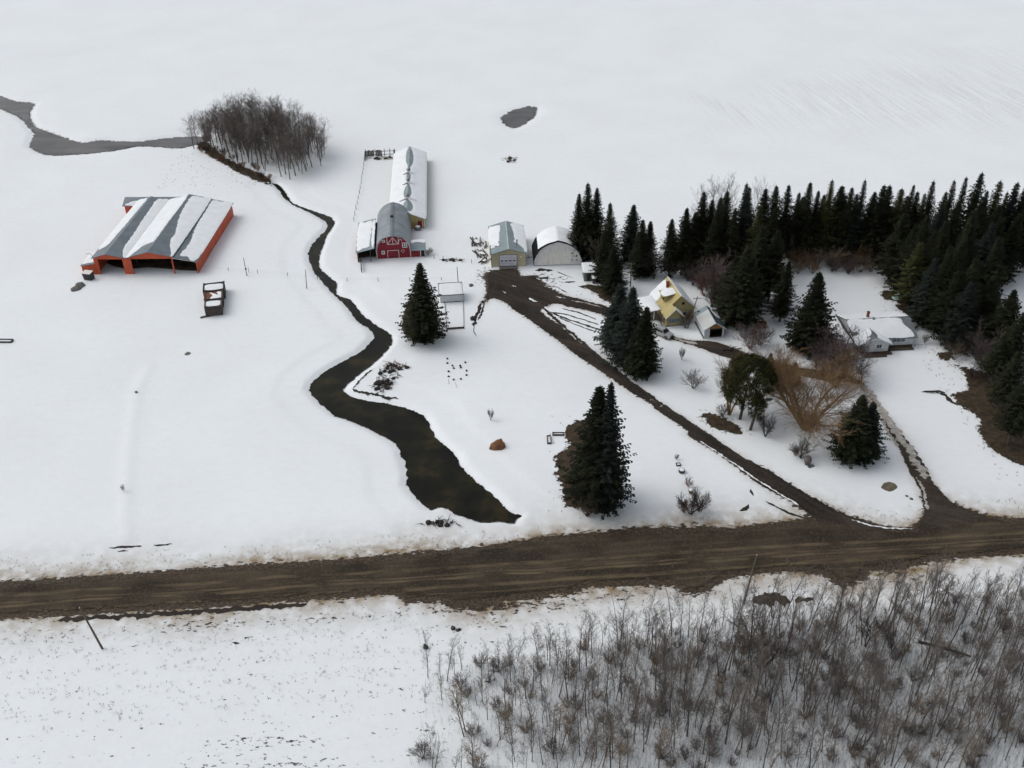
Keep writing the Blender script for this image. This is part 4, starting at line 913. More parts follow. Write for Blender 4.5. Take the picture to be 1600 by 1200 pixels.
# ---- yellow farmhouse ----------------------------------------------------------------------------
def farmhouse():
    t = thing('yellow_house', 'pale yellow farmhouse with steep yellow roof, dormer and glazed front room', 'house', (33.3, 190.2, 0), R(11))
    k = .98; E = 2.55; XR = 3.7; H = E + XR * k; W = 7.0; Y0, Y1 = 2.4, 10.6; XW = 1.8; HW = E + XW * k
    part('wall', 'wall_yellow', t, lambda b: b.prism([(0, 0), (W, 0), (W, H - (W - XR) * .95), (XR, H), (0, E)], Y0, Y1))
    part('front_room_wall', 'wall_yellow', t, lambda b: b.prism([(0.02, 0), (3.6, 0), (3.6, E), (XW, HW - .02), (0.02, E)], 0, Y0 - .02))
    o, u, V = (-.35, Y0 - .5, E - .35 * k + .1), (XR + .35, 0, (XR + .35) * k), (0, Y1 - Y0 + .9, 0)
    rl = part('roof', 'roof_yellow', t, lambda b: b.slab(o, u, V, .1))
    oW, uW, VW = (-.35, -.45, E - .35 * k + .09), (XW + .35, 0, (XW + .35) * k), (0, Y0 - .03, 0)
    rw = part('front_room_roof', 'roof_yellow', t, lambda b: b.slab(oW, uW, VW, .1))
    o2, u2, V2 = (3.95, -.45, E - .35 * k + .09), (-(XW + .35), 0, (XW + .35) * k), (0, Y0 + .35, 0)
    rw2 = part('front_room_roof', 'roof_yellow', t, lambda b: b.slab(o2, u2, V2, .1))
    roof_snow(rw2, o2, u2, V2, [(.02, .02), (.95, .06), (.85, .6), (.6, .98), (.02, .98)], 71, .14)
    oR, uR = (W + .4, Y0 - .5, H - (W + .4 - XR) * .95 + .1), (-(W + .4 - XR), 0, (W + .4 - XR) * .95)
    rr = part('roof', 'roof_yellow', t, lambda b: b.slab(oR, uR, V, .1))
    roof_snow(rr, oR, uR, V, [(.01, .01), (.97, .01), (.97, .99), (.01, .99)], 72, .14, .07)
    roof_snow(rl, o, u, V, [(.01, .60), (.3, .58), (.45, .66), (.72, .64), (.80, .75), (.84, .90), (.80, .99), (.01, .99)], 73, .14)
    part('rake_trim', 'white_paint', t, lambda b: (b.beam((XR, Y0 - .52, H + .1), (W + .4, Y0 - .52, oR[2]), .06, .18), b.beam((XR, Y0 - .54, H + .13), (XR, Y1 + .4, H + .13), .2, .05),
          b.beam((XW, -.47, HW + .1), (3.95, -.47, o2[2]), .06, .16), b.beam((XW, -.47, HW + .1), (-.35, -.47, oW[2]), .06, .16)))
    # dormer on the west slope
    dm = part('dormer', 'wall_yellow', t, lambda b: b.prism_x([(4.3, 3.6), (6.5, 3.6), (6.5, 5.35), (4.3, 5.35)], .9, 2.9))
    part('dormer_front', 'interior_dark', dm, lambda b: b.box(.86, .90, 4.5, 6.3, 3.9, 4.95))
    od, ud, vd = (.35, 3.9, 5.30), (3.1, 0, .55), (0, 3.0, 0)
    dr = part('dormer_roof', 'roof_yellow', t, lambda b: b.slab(od, ud, vd, .1))
    roof_snow(dr, od, ud, vd, [(.12, .05), (.95, .06), (.95, .86), (.13, .85)], 74, .16, .05)
    part('chimney', 'brick', t, lambda b: (b.box(2.5, 3.05, 7.8, 8.4, H - 1.8, H + .45), b.box(2.43, 3.12, 7.73, 8.47, H + .3, H + .42)))
    window(t, .55, 3.1, .95, 2.05, 0, 4, 1, frame='wall_bluegrey', glass='glass_pale', fw=.12)
    window(t, 4.1, 4.8, 3.75, 4.4, Y0, 1, 1, frame='rust')
    window(t, 4.5, 5.4, .9, 2.0, Y0, 1, 1)
    bx('door', 'wall_bluegrey', t, 5.7, 6.5, Y0 - .05, Y0, .1, 2.1)
    side_window(t, 3.4, 4.4, 1.0, 2.0, 0, -1); side_window(t, .6, 1.7, 1.0, 2.0, .02, -1, glass='glass_pale')
    part('foundation', 'stone_grey', t, lambda b: b.box(-.05, 3.65, -.08, .05, 0, .35))
    part('step', 'snow_cap', t, lambda b: b.box(.1, 3.4, -.75, -.1, 0, .18))
    # west porch
    op, up_, vp = (-3.6, 3.2, 2.35), (3.4, 0, .35), (0, 6.6, 0)
    pr = part('porch_roof', 'wall_white', t, lambda b: b.slab(op, up_, vp, .14))
    roof_snow(pr, op, up_, vp, [(.01, .01), (.90, .01), (.86, .35), (.95, .6), (.9, .99), (.01, .99)], 75, .16, .08)
    for y in (3.4, 5.6, 7.6, 9.5): bx('porch_post', 'white_paint', t, -3.4, -3.26, y - .07, y + .07, 0, 2.25)
    bx('porch_post', 'white_paint', t, -1.7, -1.56, 3.33, 3.47, 0, 2.4)
    bx('porch_floor', 'wood_grey', t, -3.5, -.02, 3.3, 9.7, .05, .35)
farmhouse()

# ---- white single garage -------------------------------------------------------------------------
def garage():
    t = thing('garage', 'white single garage with pale roof and dark open doorway near yellow house', 'garage', (40.7, 185.3, 0), R(6))
    W, D, E, H = 4.2, 6.8, 2.35, 3.75
    part('wall', 'wall_white', t, lambda b: (b.box(0, .12, 0, D, 0, E), b.box(W - .12, W, 0, D, 0, E), b.prism([(.13, 0), (W - .13, 0), (W - .13, E), (W/2, H - .1), (.13, E)], D - .12, D), b.box(.13, 1.15, 0, .12, 0, E), b.box(3.85, W - .13, 0, .12, 0, E)))
    part('gable_board', 'plywood', t, lambda b: b.prism([(.9, 2.3), (W - .1, 2.3), (W/2 + .02, H - .08)], -.05, .05))
    part('gable_board', 'wall_white', t, lambda b: b.prism([(.02, 2.3), (.9, 2.3), (1.3, 3.0), (.02, 2.4)], -.03, .05))
    part('floor', 'interior_dark', t, lambda b: b.box(.14, W - .14, .2, D - .14, .12, .16))
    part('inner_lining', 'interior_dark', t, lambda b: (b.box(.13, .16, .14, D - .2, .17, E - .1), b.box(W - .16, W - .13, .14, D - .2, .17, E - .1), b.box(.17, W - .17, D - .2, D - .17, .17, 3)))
    L, Rr = gable_roof(t, W, D, E, H, .4, .45, 'roof_pale', 'roof_blue', .09)
    oL, uL = Vector(L[1]), Vector(L[2])
    part('roof_strip', 'roof_green', L[0], lambda b: b.slab(oL + Vector((-.01, D + .9 - 1.6, .02)), uL, (0, 1.62, 0), .03))
    roof_snow(*Rr, [(.02, .62), (.3, .5), (.55, .62), (.7, .85), (.6, .98), (.02, .98)], 81)
    part('rake_trim', 'white_paint', t, lambda b: (b.beam((W/2, -.47, H + .1), (W + .4, -.47, Rr[1][2]), .05, .14), b.beam((W/2, -.47, H + .1), (-.4, -.47, L[1][2]), .05, .14)))
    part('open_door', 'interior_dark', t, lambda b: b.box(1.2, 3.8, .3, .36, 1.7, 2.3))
    part('foundation_line', 'interior_dark', t, lambda b: b.box(-.12, -.01, -.02, D, 0, .3))
garage()

# ---- white bungalow ------------------------------------------------------------------------------
def bungalow():
    t = thing('white_bungalow', 'white clapboard bungalow with snow covered roof, front gable and red chimney', 'house', (70.6, 180.0, 0), R(4))
    W, D, E, H = 12.6, 9.8, 2.45, 4.2
    part('wall', 'wall_white', t, lambda b: b.prism_x([(0, 0), (D, 0), (D, E), (D/2, H), (0, E)], 0, W))
    k = (H - E) / (D / 2)
    oF, uF, V = (-.3, -.6, E - .6 * k + .1), (0, D/2 + .6, (D/2 + .6) * k), (W + .9, 0, 0); oB, uB = (-.3, D + .6, E - .6 * k + .1), (0, -(D/2 + .6), (D/2 + .6) * k)
    rf = part('roof', 'shingle_grey', t, lambda b: b.slab(oF, uF, V, .12)); rb = part('roof', 'shingle_grey', t, lambda b: b.slab(oB, uB, V, .12))
    roof_snow(rf, oF, uF, V, [(.02, .02), (.05, .5), (.03, .8), (.08, .95), (.35, .93), (.65, .86), (.95, .80), (.96, .3), (.96, .02), (.45, .02), (.42, .09), (.24, .10), (.22, .02)], 91, .18, .1)
    roof_snow(rb, oB, uB, V, [(.01, .01), (.01, .99), (.96, .96), (.97, .02)], 92, .18, .06)
    # front gable
    gx0, gx1, gy = .6, 6.6, -1.9; xm = (gx0 + gx1) / 2; hg = 3.55
    part('gable_wall', 'wall_white', t, lambda b: b.prism([(gx0 + .9, 0), (gx1, 0), (gx1, E - .1), (xm, hg), (gx0 + .9, E + .35)], gy, -.02))
    og, ug, vg = (gx0 - .9, gy - .4, 2.25), (xm - gx0 + .9, 0, hg - 2.15), (0, 4.6, 0); oh, uh = (gx1 + .55, gy - .4, 2.2), (xm - gx1 - .55, 0, hg - 2.1)
    g1 = part('gable_roof', 'shingle_grey', t, lambda b: b.slab(og, ug, vg, .12)); g2 = part('gable_roof', 'shingle_grey', t, lambda b: b.slab(oh, uh, vg, .12))
    roof_snow(g1, og, ug, vg, [(.02, .04), (.5, .05), (.82, .2), (.6, .34), (.9, .45), (.95, .97), (.02, .97)], 93, .18, .08)
    roof_snow(g2, oh, uh, vg, [(.02, .03), (.6, .05), (.86, .2), (.72, .5), (.9, .97), (.02, .97)], 94, .18, .08)
    part('gable_trim', 'white_paint', t, lambda b: (b.beam((xm, gy - .43, hg + .08), (gx1 + .55, gy - .43, 2.2), .06, .2), b.beam((xm, gy - .43, hg + .08), (gx0 - .9, gy - .43, 2.25), .06, .2)))
    window(t, 4.0, 5.2, 1.15, 2.1, gy, 2, 1); window(t, 1.75, 2.5, 1.2, 2.0, gy, 2, 1)
    bx('door', 'door_white', t, 2.65, 3.45, gy - .05, gy, .2, 2.15)
    for x in (3.65, 5.3): bx('shutter', 'panel_pale', t, x, x + .3, gy - .04, gy, 1.05, 2.2)
    window(t, 8.0, 10.9, 1.15, 2.1, 0, 3, 1, glass='glass_pale')
    part('foundation', 'brown_deck', t, lambda b: (b.box(gx1 + .05, W, -.08, -.01, 0, .45), b.box(1.5, gx1, gy - .08, gy - .01, 0, .35)))
    part('chimney', 'brick', t, lambda b: (b.box(4.3, 4.75, D/2 + .5, D/2 + .95, H - .4, H + 1.3), b.box(4.25, 4.8, D/2 + .45, D/2 + 1.0, H + 1.2, H + 1.3)))
    part('vent_cap', 'metal_grey', t, lambda b: b.lathe([(.28, H - .2), (.28, H + .35), (.1, H + .5)], 8, (5.4, D/2 - .3, 0)))
    part('front_step', 'brown_deck', t, lambda b: (b.box(1.4, 5.9, gy - 1.7, gy - .1, 0, .25), b.box(6.0, 7.3, gy - .9, gy + 1.5, 0, .22)))
    part('planting_bed', 'dirt_floor', t, lambda b: b.box(6.75, W - .2, -1.5, -.1, .05, .2))
    part('side_rail', 'metal_dark', t, lambda b: (b.beam((W + .1, -.7, .7), (W + 2.6, -1.0, .7), .06), b.beam((W + .2, -.7, 0), (W + .2, -.7, .7), .06), b.beam((W + 2.5, -1.0, 0), (W + 2.5, -1.0, .7), .06)))
    # attached flat-roofed garage wing
    ox = -6.3
    part('wing_wall', 'wall_bluegrey', t, lambda b: b.box(ox, -.5, -1.0, 8.8, 0, 2.3))
    ow, uw, vw = (ox - .4, -1.5, 2.38), (5.9, 0, .12), (0, 11.0, .25)
    wr = part('wing_roof', 'shingle_grey', t, lambda b: b.slab(ow, uw, vw, .16))
    roof_snow(wr, ow, uw, vw, [(.01, .01), (.97, .01), (.95, .5), (.96, .98), (.01, .99)], 95, .18, .05)
    part('wing_fascia', 'wood_dark', t, lambda b: b.beam((-.75, -1.55, 2.72), (-.75, 9.4, 2.98), .14, .3))
    window(t, -2.2, -1.6, 1.1, 1.9, -1.0, 1, 1)
    bx('wing_door', 'wall_white', t, -5.4, -3.0, -1.05, -1.0, .05, 2.0)
bungalow()

# ---- white coop with pen -------------------------------------------------------------------------
def coop():
    a = G(688, 473); t = thing('chicken_coop', 'small white coop with snowy lean roof beside the pointed spruce', 'coop', a, R(5))
    W, D = 5.0, 4.0
    part('wall', 'wall_white', t, lambda b: b.prism_x([(0, .1), (D, .1), (D, 2.45), (0, 1.9)], 0, W))
    r = part('roof', 'roof_pale', t, lambda b: b.slab((-.15, -.25, 1.93), (W + .3, 0, 0), (0, D + .5, .63), .08))
    roof_snow(r, (-.15, -.25, 1.93), (W + .3, 0, 0), (0, D + .5, .63), [(.03, .04), (.97, .04), (.97, .96), (.03, .96)], 101, .12, .05)
    part('sill', 'wood_dark', t, lambda b: b.box(.05, W - .05, -.06, .05, 0, .12))
    for a_, c_ in (((-.2, -.3, 1.96), (W + .2, -.3, 1.96)), ((-.2, D + .3, 2.62), (W + .2, D + .3, 2.62)), ((-.2, -.24, 1.98), (-.2, D + .24, 2.62)), ((W + .2, -.24, 1.98), (W + .2, D + .24, 2.62))):
        part('fascia', 'wood_grey', t, lambda b: b.beam(a_, c_, .09, .2))
    part('corner_post', 'wood_grey', t, lambda b: (b.beam((W + .35, -.2, 0), (W + .35, -.2, 2.0), .1), b.beam((W, -.2, 1.85), (W + .5, -.2, 1.85), .08)))
    q = [G(695, 475), G(698, 515), G(725, 513), G(724, 475)]
    p = thing('animal_pen', 'low boarded pen with snowy floor in front of the white coop', 'pen', q[1], 0)
    lo = [v - q[1] for v in q]
    for a_, c_, h in ((0, 1, .22), (1, 2, .45), (2, 3, .12)):
        part('board', 'wood_dark', p, lambda b: b.beam(lo[a_] + Vector((0, 0, h / 2)), lo[c_] + Vector((0, 0, h / 2)), .07, h))
    for a_, h in ((0, .6), (1, .6), (2, .7), (3, .9)): part('post', 'wood_dark', p, lambda b: b.beam(lo[a_], lo[a_] + Vector((0, 0, h)), .13))
coop()
# ================================================================== YARD THINGS
def pole(px, py, ty, label, r=.13, lean=(0, 0), arm=None, name='utility_pole', cat='pole', mat_='pole_wood'):
    b0 = G(px, py); h = height_at(b0, ty); b0.z = ground_z(b0.x, b0.y)
    t = thing(name, label, cat, b0)
    part('shaft', mat_, t, lambda b: b.tube([(0, 0, -.3), (lean[0] * .5, lean[1] * .5, h * .5), (lean[0], lean[1], h)], [r, r * .85, r * .65], 8))
    if arm == 'cross':
        part('crossarm', mat_, t, lambda b: b.beam((lean[0] - .9, lean[1] - .1, h - .5), (lean[0] + .9, lean[1] + .1, h - .5), .1))
        for x in (-.8, -.3, .8): part('insulator', 'lamp_clear', t, lambda b: b.lathe([(.05, 0), (.06, .12), (.02, .16)], 6, (lean[0] + x, lean[1], h - .42)))
    elif arm == 'lamp':
        part('lamp_arm', 'metal_grey', t, lambda b: b.tube([(lean[0], lean[1], h - .5), (lean[0] + .5, lean[1] - .3, h - .1), (lean[0] + 1.3, lean[1] - .5, h - .1)], [.04] * 3, 5))
        part('lamp_head', 'metal_grey', t, lambda b: b.lathe([(.05, .0), (.22, -.1), (.26, -.22), (.2, -.24)][::-1], 10, (lean[0] + 1.4, lean[1] - .5, h - .02)))
    elif arm == 'top':
        part('insulator', 'lamp_clear', t, lambda b: b.lathe([(.05, 0), (.07, .14), (.02, .2)], 6, (lean[0], lean[1], h)))
    elif arm == 'collar':
        part('collar', 'metal_dark', t, lambda b: b.lathe([(r * 1.8, 0), (r * 2.2, .1), (r * 2.2, .3), (r * 1.5, .36)], 8, (lean[0] * .35, lean[1] * .35, h * .33)))
    return t, b0 + Vector((lean[0], lean[1], h))
_, T1 = pole(160, 1012, 950, 'tall leaning utility pole on the south verge at lower left', .17, (-1.4, .2), 'top')
_, T2 = pole(1162, 942, 868, 'tall utility pole at the road edge above the thicket', .17, (.9, .2), 'top')
pole(386, 431, 403, 'thin pole with a dark collar east of the orange machine shed', .10, (-.1, 0), 'collar', name='yard_pole')
pole(389, 426, 417, 'short stake beside the thin pole near the machine shed', .06, name='stake')
pole(479, 450, 420, 'thin bare pole on the west bank of the creek', .10, (.35, 0), name='yard_pole')
pole(716, 443, 417, 'thin bare pole behind the white chicken coop', .10, (-.1, 0), name='yard_pole')
pole(769, 418, 382, 'dark lamp pole at the front corner of the beige workshop', .12, (-.35, 0), 'lamp', name='lamp_pole')
pole(985, 448, 410, 'grey utility pole standing behind the lane spruces', .14, (0, 0), 'cross')
pole(1074, 513, 464, 'leaning utility pole between yellow house and white garage', .13, (1.6, .2), 'cross')

# ---- timber bins west of the creek -------------------------------------------------------------
def bins():
    a = G(322, 495); t = thing('timber_bins', 'dark timber triple bin open at the top with snow inside', 'bin', a, R(12))
    y = 0.0
    for k, (W, L, H) in enumerate([(3.7, 3.6, 2.2), (4.0, 4.0, 2.25), (4.7, 4.2, 2.3)]):
        x0 = -(W - 3.7) / 2; x1 = x0 + W; d = .14; e = .03 * k
        b = part('bin_wall', 'wood_dark', t, lambda b: (b.box(x0, x1, y, y + d, 0, H), b.box(x0, x0 + d, y + d, y + L, 0, H), b.box(x1 - d, x1, y + d, y + L, 0, H), b.box(x0 + d, x1 - d, y + L - d, y + L, 0, H - .02)))
        part('bin_rim', 'interior_dark' if k == 2 else 'wood_dark', b, lambda b: (b.box(x0 - .05, x1 + .05, y - .04, y + .22, H + .003, H + .1), b.box(x0 - .05, x0 + .26, y + .23, y + L, H + .003, H + .1), b.box(x1 - .26, x1 + .05, y + .23, y + L, H + .003, H + .1)))
        part('bin_lid', 'rust' if k == 1 else 'interior_dark', b, lambda b: b.box(x0 + d, x1 - d, y + d, y + L - d, H - .25, H - .1))
        pl = {0: [(.05, .25), (.95, .2), (.97, .8), (.06, .85)], 1: [(.3, .1), (.95, .15), (.97, .85), (.7, .9), (.75, .5), (.5, .75), (.25, .9), (.45, .5)], 2: [(.08, .2), (.9, .16), (.93, .75), (.1, .82)]}[k]
        roof_snow(b, (x0 + d, y + d, H - .1), (W - 2 * d, 0, 0), (0, L - 2 * d, 0), pl, 110 + k, .14, .1, 'snow')
        for z in np.arange(.25, H, .32): bx('plank', 'wood_dark', b, x0 - .03, x1 + .03, y - .03, y - .002, float(z), float(z) + .27)
        y += L + .02
    lg = MB().tube([(0, 0, .1), (1.1, .5, .16), (1.9, .6, .1)], [.18, .2, .14], 7).build('log', 'wood_dark'); lg.location = G(313, 497); tag(lg, 'short dark log on the snow at the foot of the timber bins', 'log')
bins()
def junk():
    a = G(137, 438); t = thing('junk_box', 'dark grey metal box with pale lid beside the machine shed corner', 'box', a, R(-14))
    part('body', 'metal_dark', t, lambda b: b.add([(-.9, 0, 0), (.9, 0, 0), (1.1, 1.3, 0), (-1.0, 1.3, 0), (-1.1, -.1, 1.7), (1.0, -.1, 1.7), (1.1, 1.4, 1.9), (-1.1, 1.4, 1.9)], [(0, 1, 5, 4), (1, 2, 6, 5), (2, 3, 7, 6), (3, 0, 4, 7), (4, 5, 6, 7)]))
    part('lid', 'panel_pale', t, lambda b: b.slab((-1.15, -.15, 1.76), (2.2, 0, 0), (0, 1.6, .2), .05))
    for k, (px, py, s, lb) in enumerate([(125, 446, 1.0, 'upper dark scrap heap below the junk box'), (119, 452, .85, 'lower dark scrap heap at the end of the junk trail'), (142, 434, .6, 'small dark lump right of the junk box')]):
        rock(px, py, s * 1.5, s * .8, 'stone_grey', 'scrap_heap', lb, 'scrap', 30 + k, True)
def rock(px, py, r, h, material, name, label, cat, seed, flat=False, group=None):
    rng = random.Random(seed); bm = bmesh.new(); bmesh.ops.create_icosphere(bm, subdivisions=2, radius=1)
    for v in bm.verts:
        k = 1 + .22 * fnoise(v.co.x * 2 + seed, v.co.y * 2 + v.co.z, 1.1) + rng.uniform(-.07, .07)
        v.co = Vector((v.co.x * r * k, v.co.y * r * k * .8, max(-.15, v.co.z) * h * k))
    me = bpy.data.meshes.new(name); bm.to_mesh(me); bm.free(); me.materials.append(MATS[material]); o = link(name, me)
    q = G(px, py); o.location = (q.x, q.y, ground_z(q.x, q.y) - .03); o.rotation_euler = (0, 0, rng.uniform(0, 6)); return tag(o, label, cat, group)
junk()

# ---- silver sport utility car --------------------------------------------------------------------
def car():
    a, c = G(1023, 519), G(1047, 529.5); mid = (a + c) / 2; ang = math.atan2(c.y - a.y, c.x - a.x)
    t = thing('parked_car', 'silver grey sport utility car parked on the lane by yellow house', 'car', (mid.x, mid.y, .08), ang)
    Lh, Wd = 2.4, .93
    # side silhouette (x forward): lower body, tapering in plan at the ends
    prof = [(-2.38, .45), (-2.42, .75), (-2.36, 1.02), (-2.1, 1.08), (1.0, 1.06), (1.6, 1.0), (2.15, .9), (2.38, .72), (2.4, .42), (2.0, .3), (-2.0, .3)]
    def loft(b, prof, wfun):
        n = len(prof); vs = [(x, -wfun(x, z), z) for x, z in prof] + [(x, wfun(x, z), z) for x, z in prof]
        fs = [tuple(range(n)), tuple(range(2 * n - 1, n - 1, -1))] + [(i, i + n, (i + 1) % n + n, (i + 1) % n) for i in range(n)]; b.add(vs, fs)
    body = part('body', 'car_silver', t, lambda b: loft(b, prof, lambda x, z: Wd * (1 - .10 * max(0, (abs(x) - 1.7) / .7) ** 1.5)))
    cab = [(-2.25, 1.05), (-2.05, 1.60), (-1.7, 1.72), (.15, 1.74), (.45, 1.68), (1.15, 1.07)]
    cabin = part('cabin', 'car_silver', t, lambda b: loft(b, cab, lambda x, z: Wd - .04 - .2 * max(0, (z - 1.05) / .7)))
    for s in (-1, 1):
        for (x0, x1, x2, x3) in ((-1.85, -1.05, -1.05, -1.72), (-.95, -.05, -.05, -.95), (.05, .85, .3, .05)):
            def pane(b):
                q = [(x0, 1.14), (x1, 1.14), (x2, 1.58), (x3, 1.58)]; b.add([(x, s * (Wd - .035 - .2 * (z - 1.05) / .7 + .012), z) for x, z in q], [(0, 1, 2, 3)])
            part('side_window', 'glass_dark', cabin, pane)
        part('mirror', 'car_silver', t, lambda b: b.box(.72, .9, s * .92 - .1 + (.08 * s), s * .92 + .1 + (.08 * s), 1.05, 1.22))
        part('headlight', 'lamp_clear', t, lambda b: b.box(2.22, 2.37, s * .62 - .17, s * .62 + .17, .68, .82))
        part('tail_light', 'lamp_red', t, lambda b: b.box(-2.43, -2.34, s * .74 - .1, s * .74 + .1, .8, 1.05))
        part('roof_rail', 'metal_dark', cabin, lambda b: b.beam((-1.6, s * .66, 1.78), (.1, s * .66, 1.79), .04))
        for x in (-1.45, 1.5):
            w_ = MB().lathe([(.2, -.11), (.34, -.11), (.36, -.05), (.36, .05), (.34, .11), (.2, .11)], 18).build('wheel', 'rubber', t); w_.location = (x, s * .84, .36); w_.rotation_euler = (R(90), 0, 0)
            MB().lathe([(.02, -.115), (.2, -.12), (.2, .12), (.02, .115)], 12).build('rim', 'metal_grey', w_)
            part('wheel_arch', 'rubber', t, lambda b: b.tube([(x + .43 * math.cos(R(q)), s * (Wd + .003), .36 + .43 * math.sin(R(q))) for q in range(0, 181, 20)], [.045] * 10, 5))
    part('windscreen', 'glass_dark', cabin, lambda b: b.add([(1.10, -.8, 1.13), (1.10, .8, 1.13), (.50, .66, 1.68), (.50, -.66, 1.68)], [(0, 1, 2, 3)]))
    part('rear_window', 'glass_dark', cabin, lambda b: b.add([(-2.225, -.72, 1.2), (-2.225, .72, 1.2), (-2.09, .64, 1.58), (-2.09, -.64, 1.58)], [(3, 2, 1, 0)]))
    part('bumper', 'metal_dark', t, lambda b: (b.box(2.36, 2.45, -.78, .78, .35, .55), b.box(-2.48, -2.38, -.8, .8, .4, .6)))
    part('grille', 'metal_dark', t, lambda b: b.box(2.35, 2.41, -.4, .4, .6, .78))
car()

# ---- fences ----------------------------------------------------------------------------------------
def windbreak():
    a, c = G(571, 245), G(618, 243.5); d = c - a; L = d.length
    t = thing('board_windbreak', 'dark gapped board windbreak fence at far end of the pasture', 'fence', a, math.atan2(d.y, d.x)); rng = random.Random(4)
    x = 0.0; k = 0
    while x < L * .62:
        wd = rng.uniform(.32, .5); h = rng.uniform(1.75, 2.1)
        if k not in (6, 11, 12): bx('board', 'wood_dark', t, x, x + wd, -.04, .02, rng.uniform(0, .15), h)
        x += wd + .05; k += 1
    for z in (.5, 1.5): part('rail', 'wood_dark', t, lambda b: b.beam((0, .07, z), (L, .07, z + .1), .08, .14))
    for q in (.02, .33, .64, .82, .98): bx('post', 'wood_dark', t, q * L - .09, q * L + .09, .12, .28, -.2, 2.2)
    bx('board', 'wood_dark', t, L - .5, L - .1, -.04, .02, 0, 1.9)
    e = part('end_board', 'wood_dark', t, lambda b: b.add([(-.1, 0, 0), (-.1, -3.2, 0), (-.1, -3.2, .7), (-.1, 0, 1.9), (-.02, 0, 0), (-.02, -3.2, 0), (-.02, -3.2, .7), (-.02, 0, 1.9)], [(0, 1, 2, 3), (7, 6, 5, 4), (0, 3, 7, 4), (1, 5, 6, 2), (3, 2, 6, 7)]))
windbreak()
def wire_fence(name, label, pts, n, h=1.25, wires=(.5, .85, 1.15), wr=.012):
    P_ = [G(*p) for p in pts]; seg = [(b - a).length for a, b in zip(P_, P_[1:])]; tot = sum(seg)
    t = thing(name, label, 'fence', P_[0]); prev = None; rng = random.Random(len(label))
    for k in range(n):
        s = tot * k / (n - 1); i = 0
        while i < len(seg) - 1 and s > seg[i]: s -= seg[i]; i += 1
        q = P_[i].lerp(P_[i + 1], min(1, s / seg[i])); q.z = ground_z(q.x, q.y); q = q - P_[0]
        ln = Vector((rng.uniform(-.06, .06), rng.uniform(-.06, .06), 0)); part('post', 'wood_dark', t, lambda b: b.tube([q - Vector((0, 0, .3)), q + ln + Vector((0, 0, h * rng.uniform(.9, 1.1)))], [.07, .06], 6))
        if prev is not None:
            for z in wires: part('wire', 'metal_grey', t, lambda b: b.tube([prev + Vector((0, 0, z)), q + Vector((0, 0, z))], [wr, wr], 3))
        prev = q
wire_fence('pasture_fence', 'wire fence with thin posts along the pasture west of long barn', [(570, 252), (563, 298), (553, 345)], 13)
wire_fence('yard_fence', 'low wire fence between red barn annex and workshop yard', [(664, 402), (705, 408), (752, 413)], 7, 1.0)
wire_fence('verge_fence', 'sparse wire fence across snow between machine shed and creek', [(312, 420), (395, 427), (480, 432), (560, 440), (690, 438)], 9, .95, (.5, .85), .008)

# ---- timber and scrap west of the workshop ---------------------------------------------------------
def timber(px, py, n, length, ang, label, seed, mat_='wood_dark', spread=1.2):
    q = G(px, py); q.z = ground_z(q.x, q.y); t = thing('timber_pile', label, 'timber', q, ang); rng = random.Random(seed)
    for k in range(n):
        y = rng.uniform(-spread, spread); l = length * rng.uniform(.6, 1); x = rng.uniform(-.6, .6); z = .12 + .17 * (k % 3); a = rng.uniform(-.15, .15)
        part('timber', mat_, t, lambda b: b.beam((x - l / 2, y - a * l, z), (x + l / 2, y + a * l, z + rng.uniform(-.05, .1)), rng.uniform(.14, .26)))
    r = [(0, -.1)]
    roof_snow(t, (-length * .32, -spread * .7, .5), (length * .5, 0, 0), (0, spread * 1.2, 0), [(.1, .2), (.5, .05), (.9, .3), (.8, .8), (.3, .9)], seed, .1, .25, 'snow')
timber(743, 379, 8, 5.2, R(100), 'dark timber pile left of workshop, farther of two', 3)
timber(751, 397, 9, 5.0, R(108), 'dark timber pile left of workshop, nearer of two', 4)
timber(757, 384, 4, 4.0, R(95), 'short timber pile against the workshop side wall', 5, 'wood_grey', .5)
timber(757, 408, 6, 3.2, R(60), 'mixed dark lumber heap at the workshop front corner', 6, 'wood_dark', 1.0)

# ---- small things on the snow ----------------------------------------------------------------------
rock(778, 699, 1.55, 1.45, 'boulder_brown', 'boulder', 'large rusty brown boulder on the snow right of the creek', 'boulder', 3)
rock(1390, 760, 1.5, .28, 'stone_tan', 'flat_stone', 'flat tan stone on lawn between the two driveways', 'stone', 4)
rock(213, 613, .35, .35, 'stone_grey', 'field_stone', 'lone small dark stone on the west field', 'stone', 5)
rock(738, 499, .6, .9, 'metal_dark', 'dark_bag', 'small black bag beside the muddy wheel tracks', 'bag', 6)
rock(736, 446, .7, .45, 'stone_grey', 'soil_mound', 'small grey mound behind the coop near the yard', 'mound', 7)
rock(665, 1011, .45, .75, 'metal_dark', 'verge_marker', 'small dark barrel shape at left end of the thicket', 'barrel', 8)
rock(1424, 778, .35, .25, 'stone_grey', 'verge_stone', 'lower dark stone near the tip of the lawn', 'stone', 9)
rock(1417, 784 - 10, .3, .2, 'stone_grey', 'verge_stone', 'upper dark stone near the tip of the lawn', 'stone', 10)
rock(708, 980, .5, .35, 'metal_dark', 'earth_clod', 'dark clod on south verge, left one of pair', 'clod', 11)
rock(716, 983, .45, .3, 'metal_dark', 'earth_clod', 'dark clod on south verge, right one of pair', 'clod', 12)
rock(293, 552, .7, .35, 'wood_grey', 'stump', 'low snow topped stump in the west field below bins', 'stump', 13)
rock(1087, 520 - 86, .5, .3, 'stone_grey', 'garden_mound', 'small mound at the foot of the grove spruces', 'mound', 14)
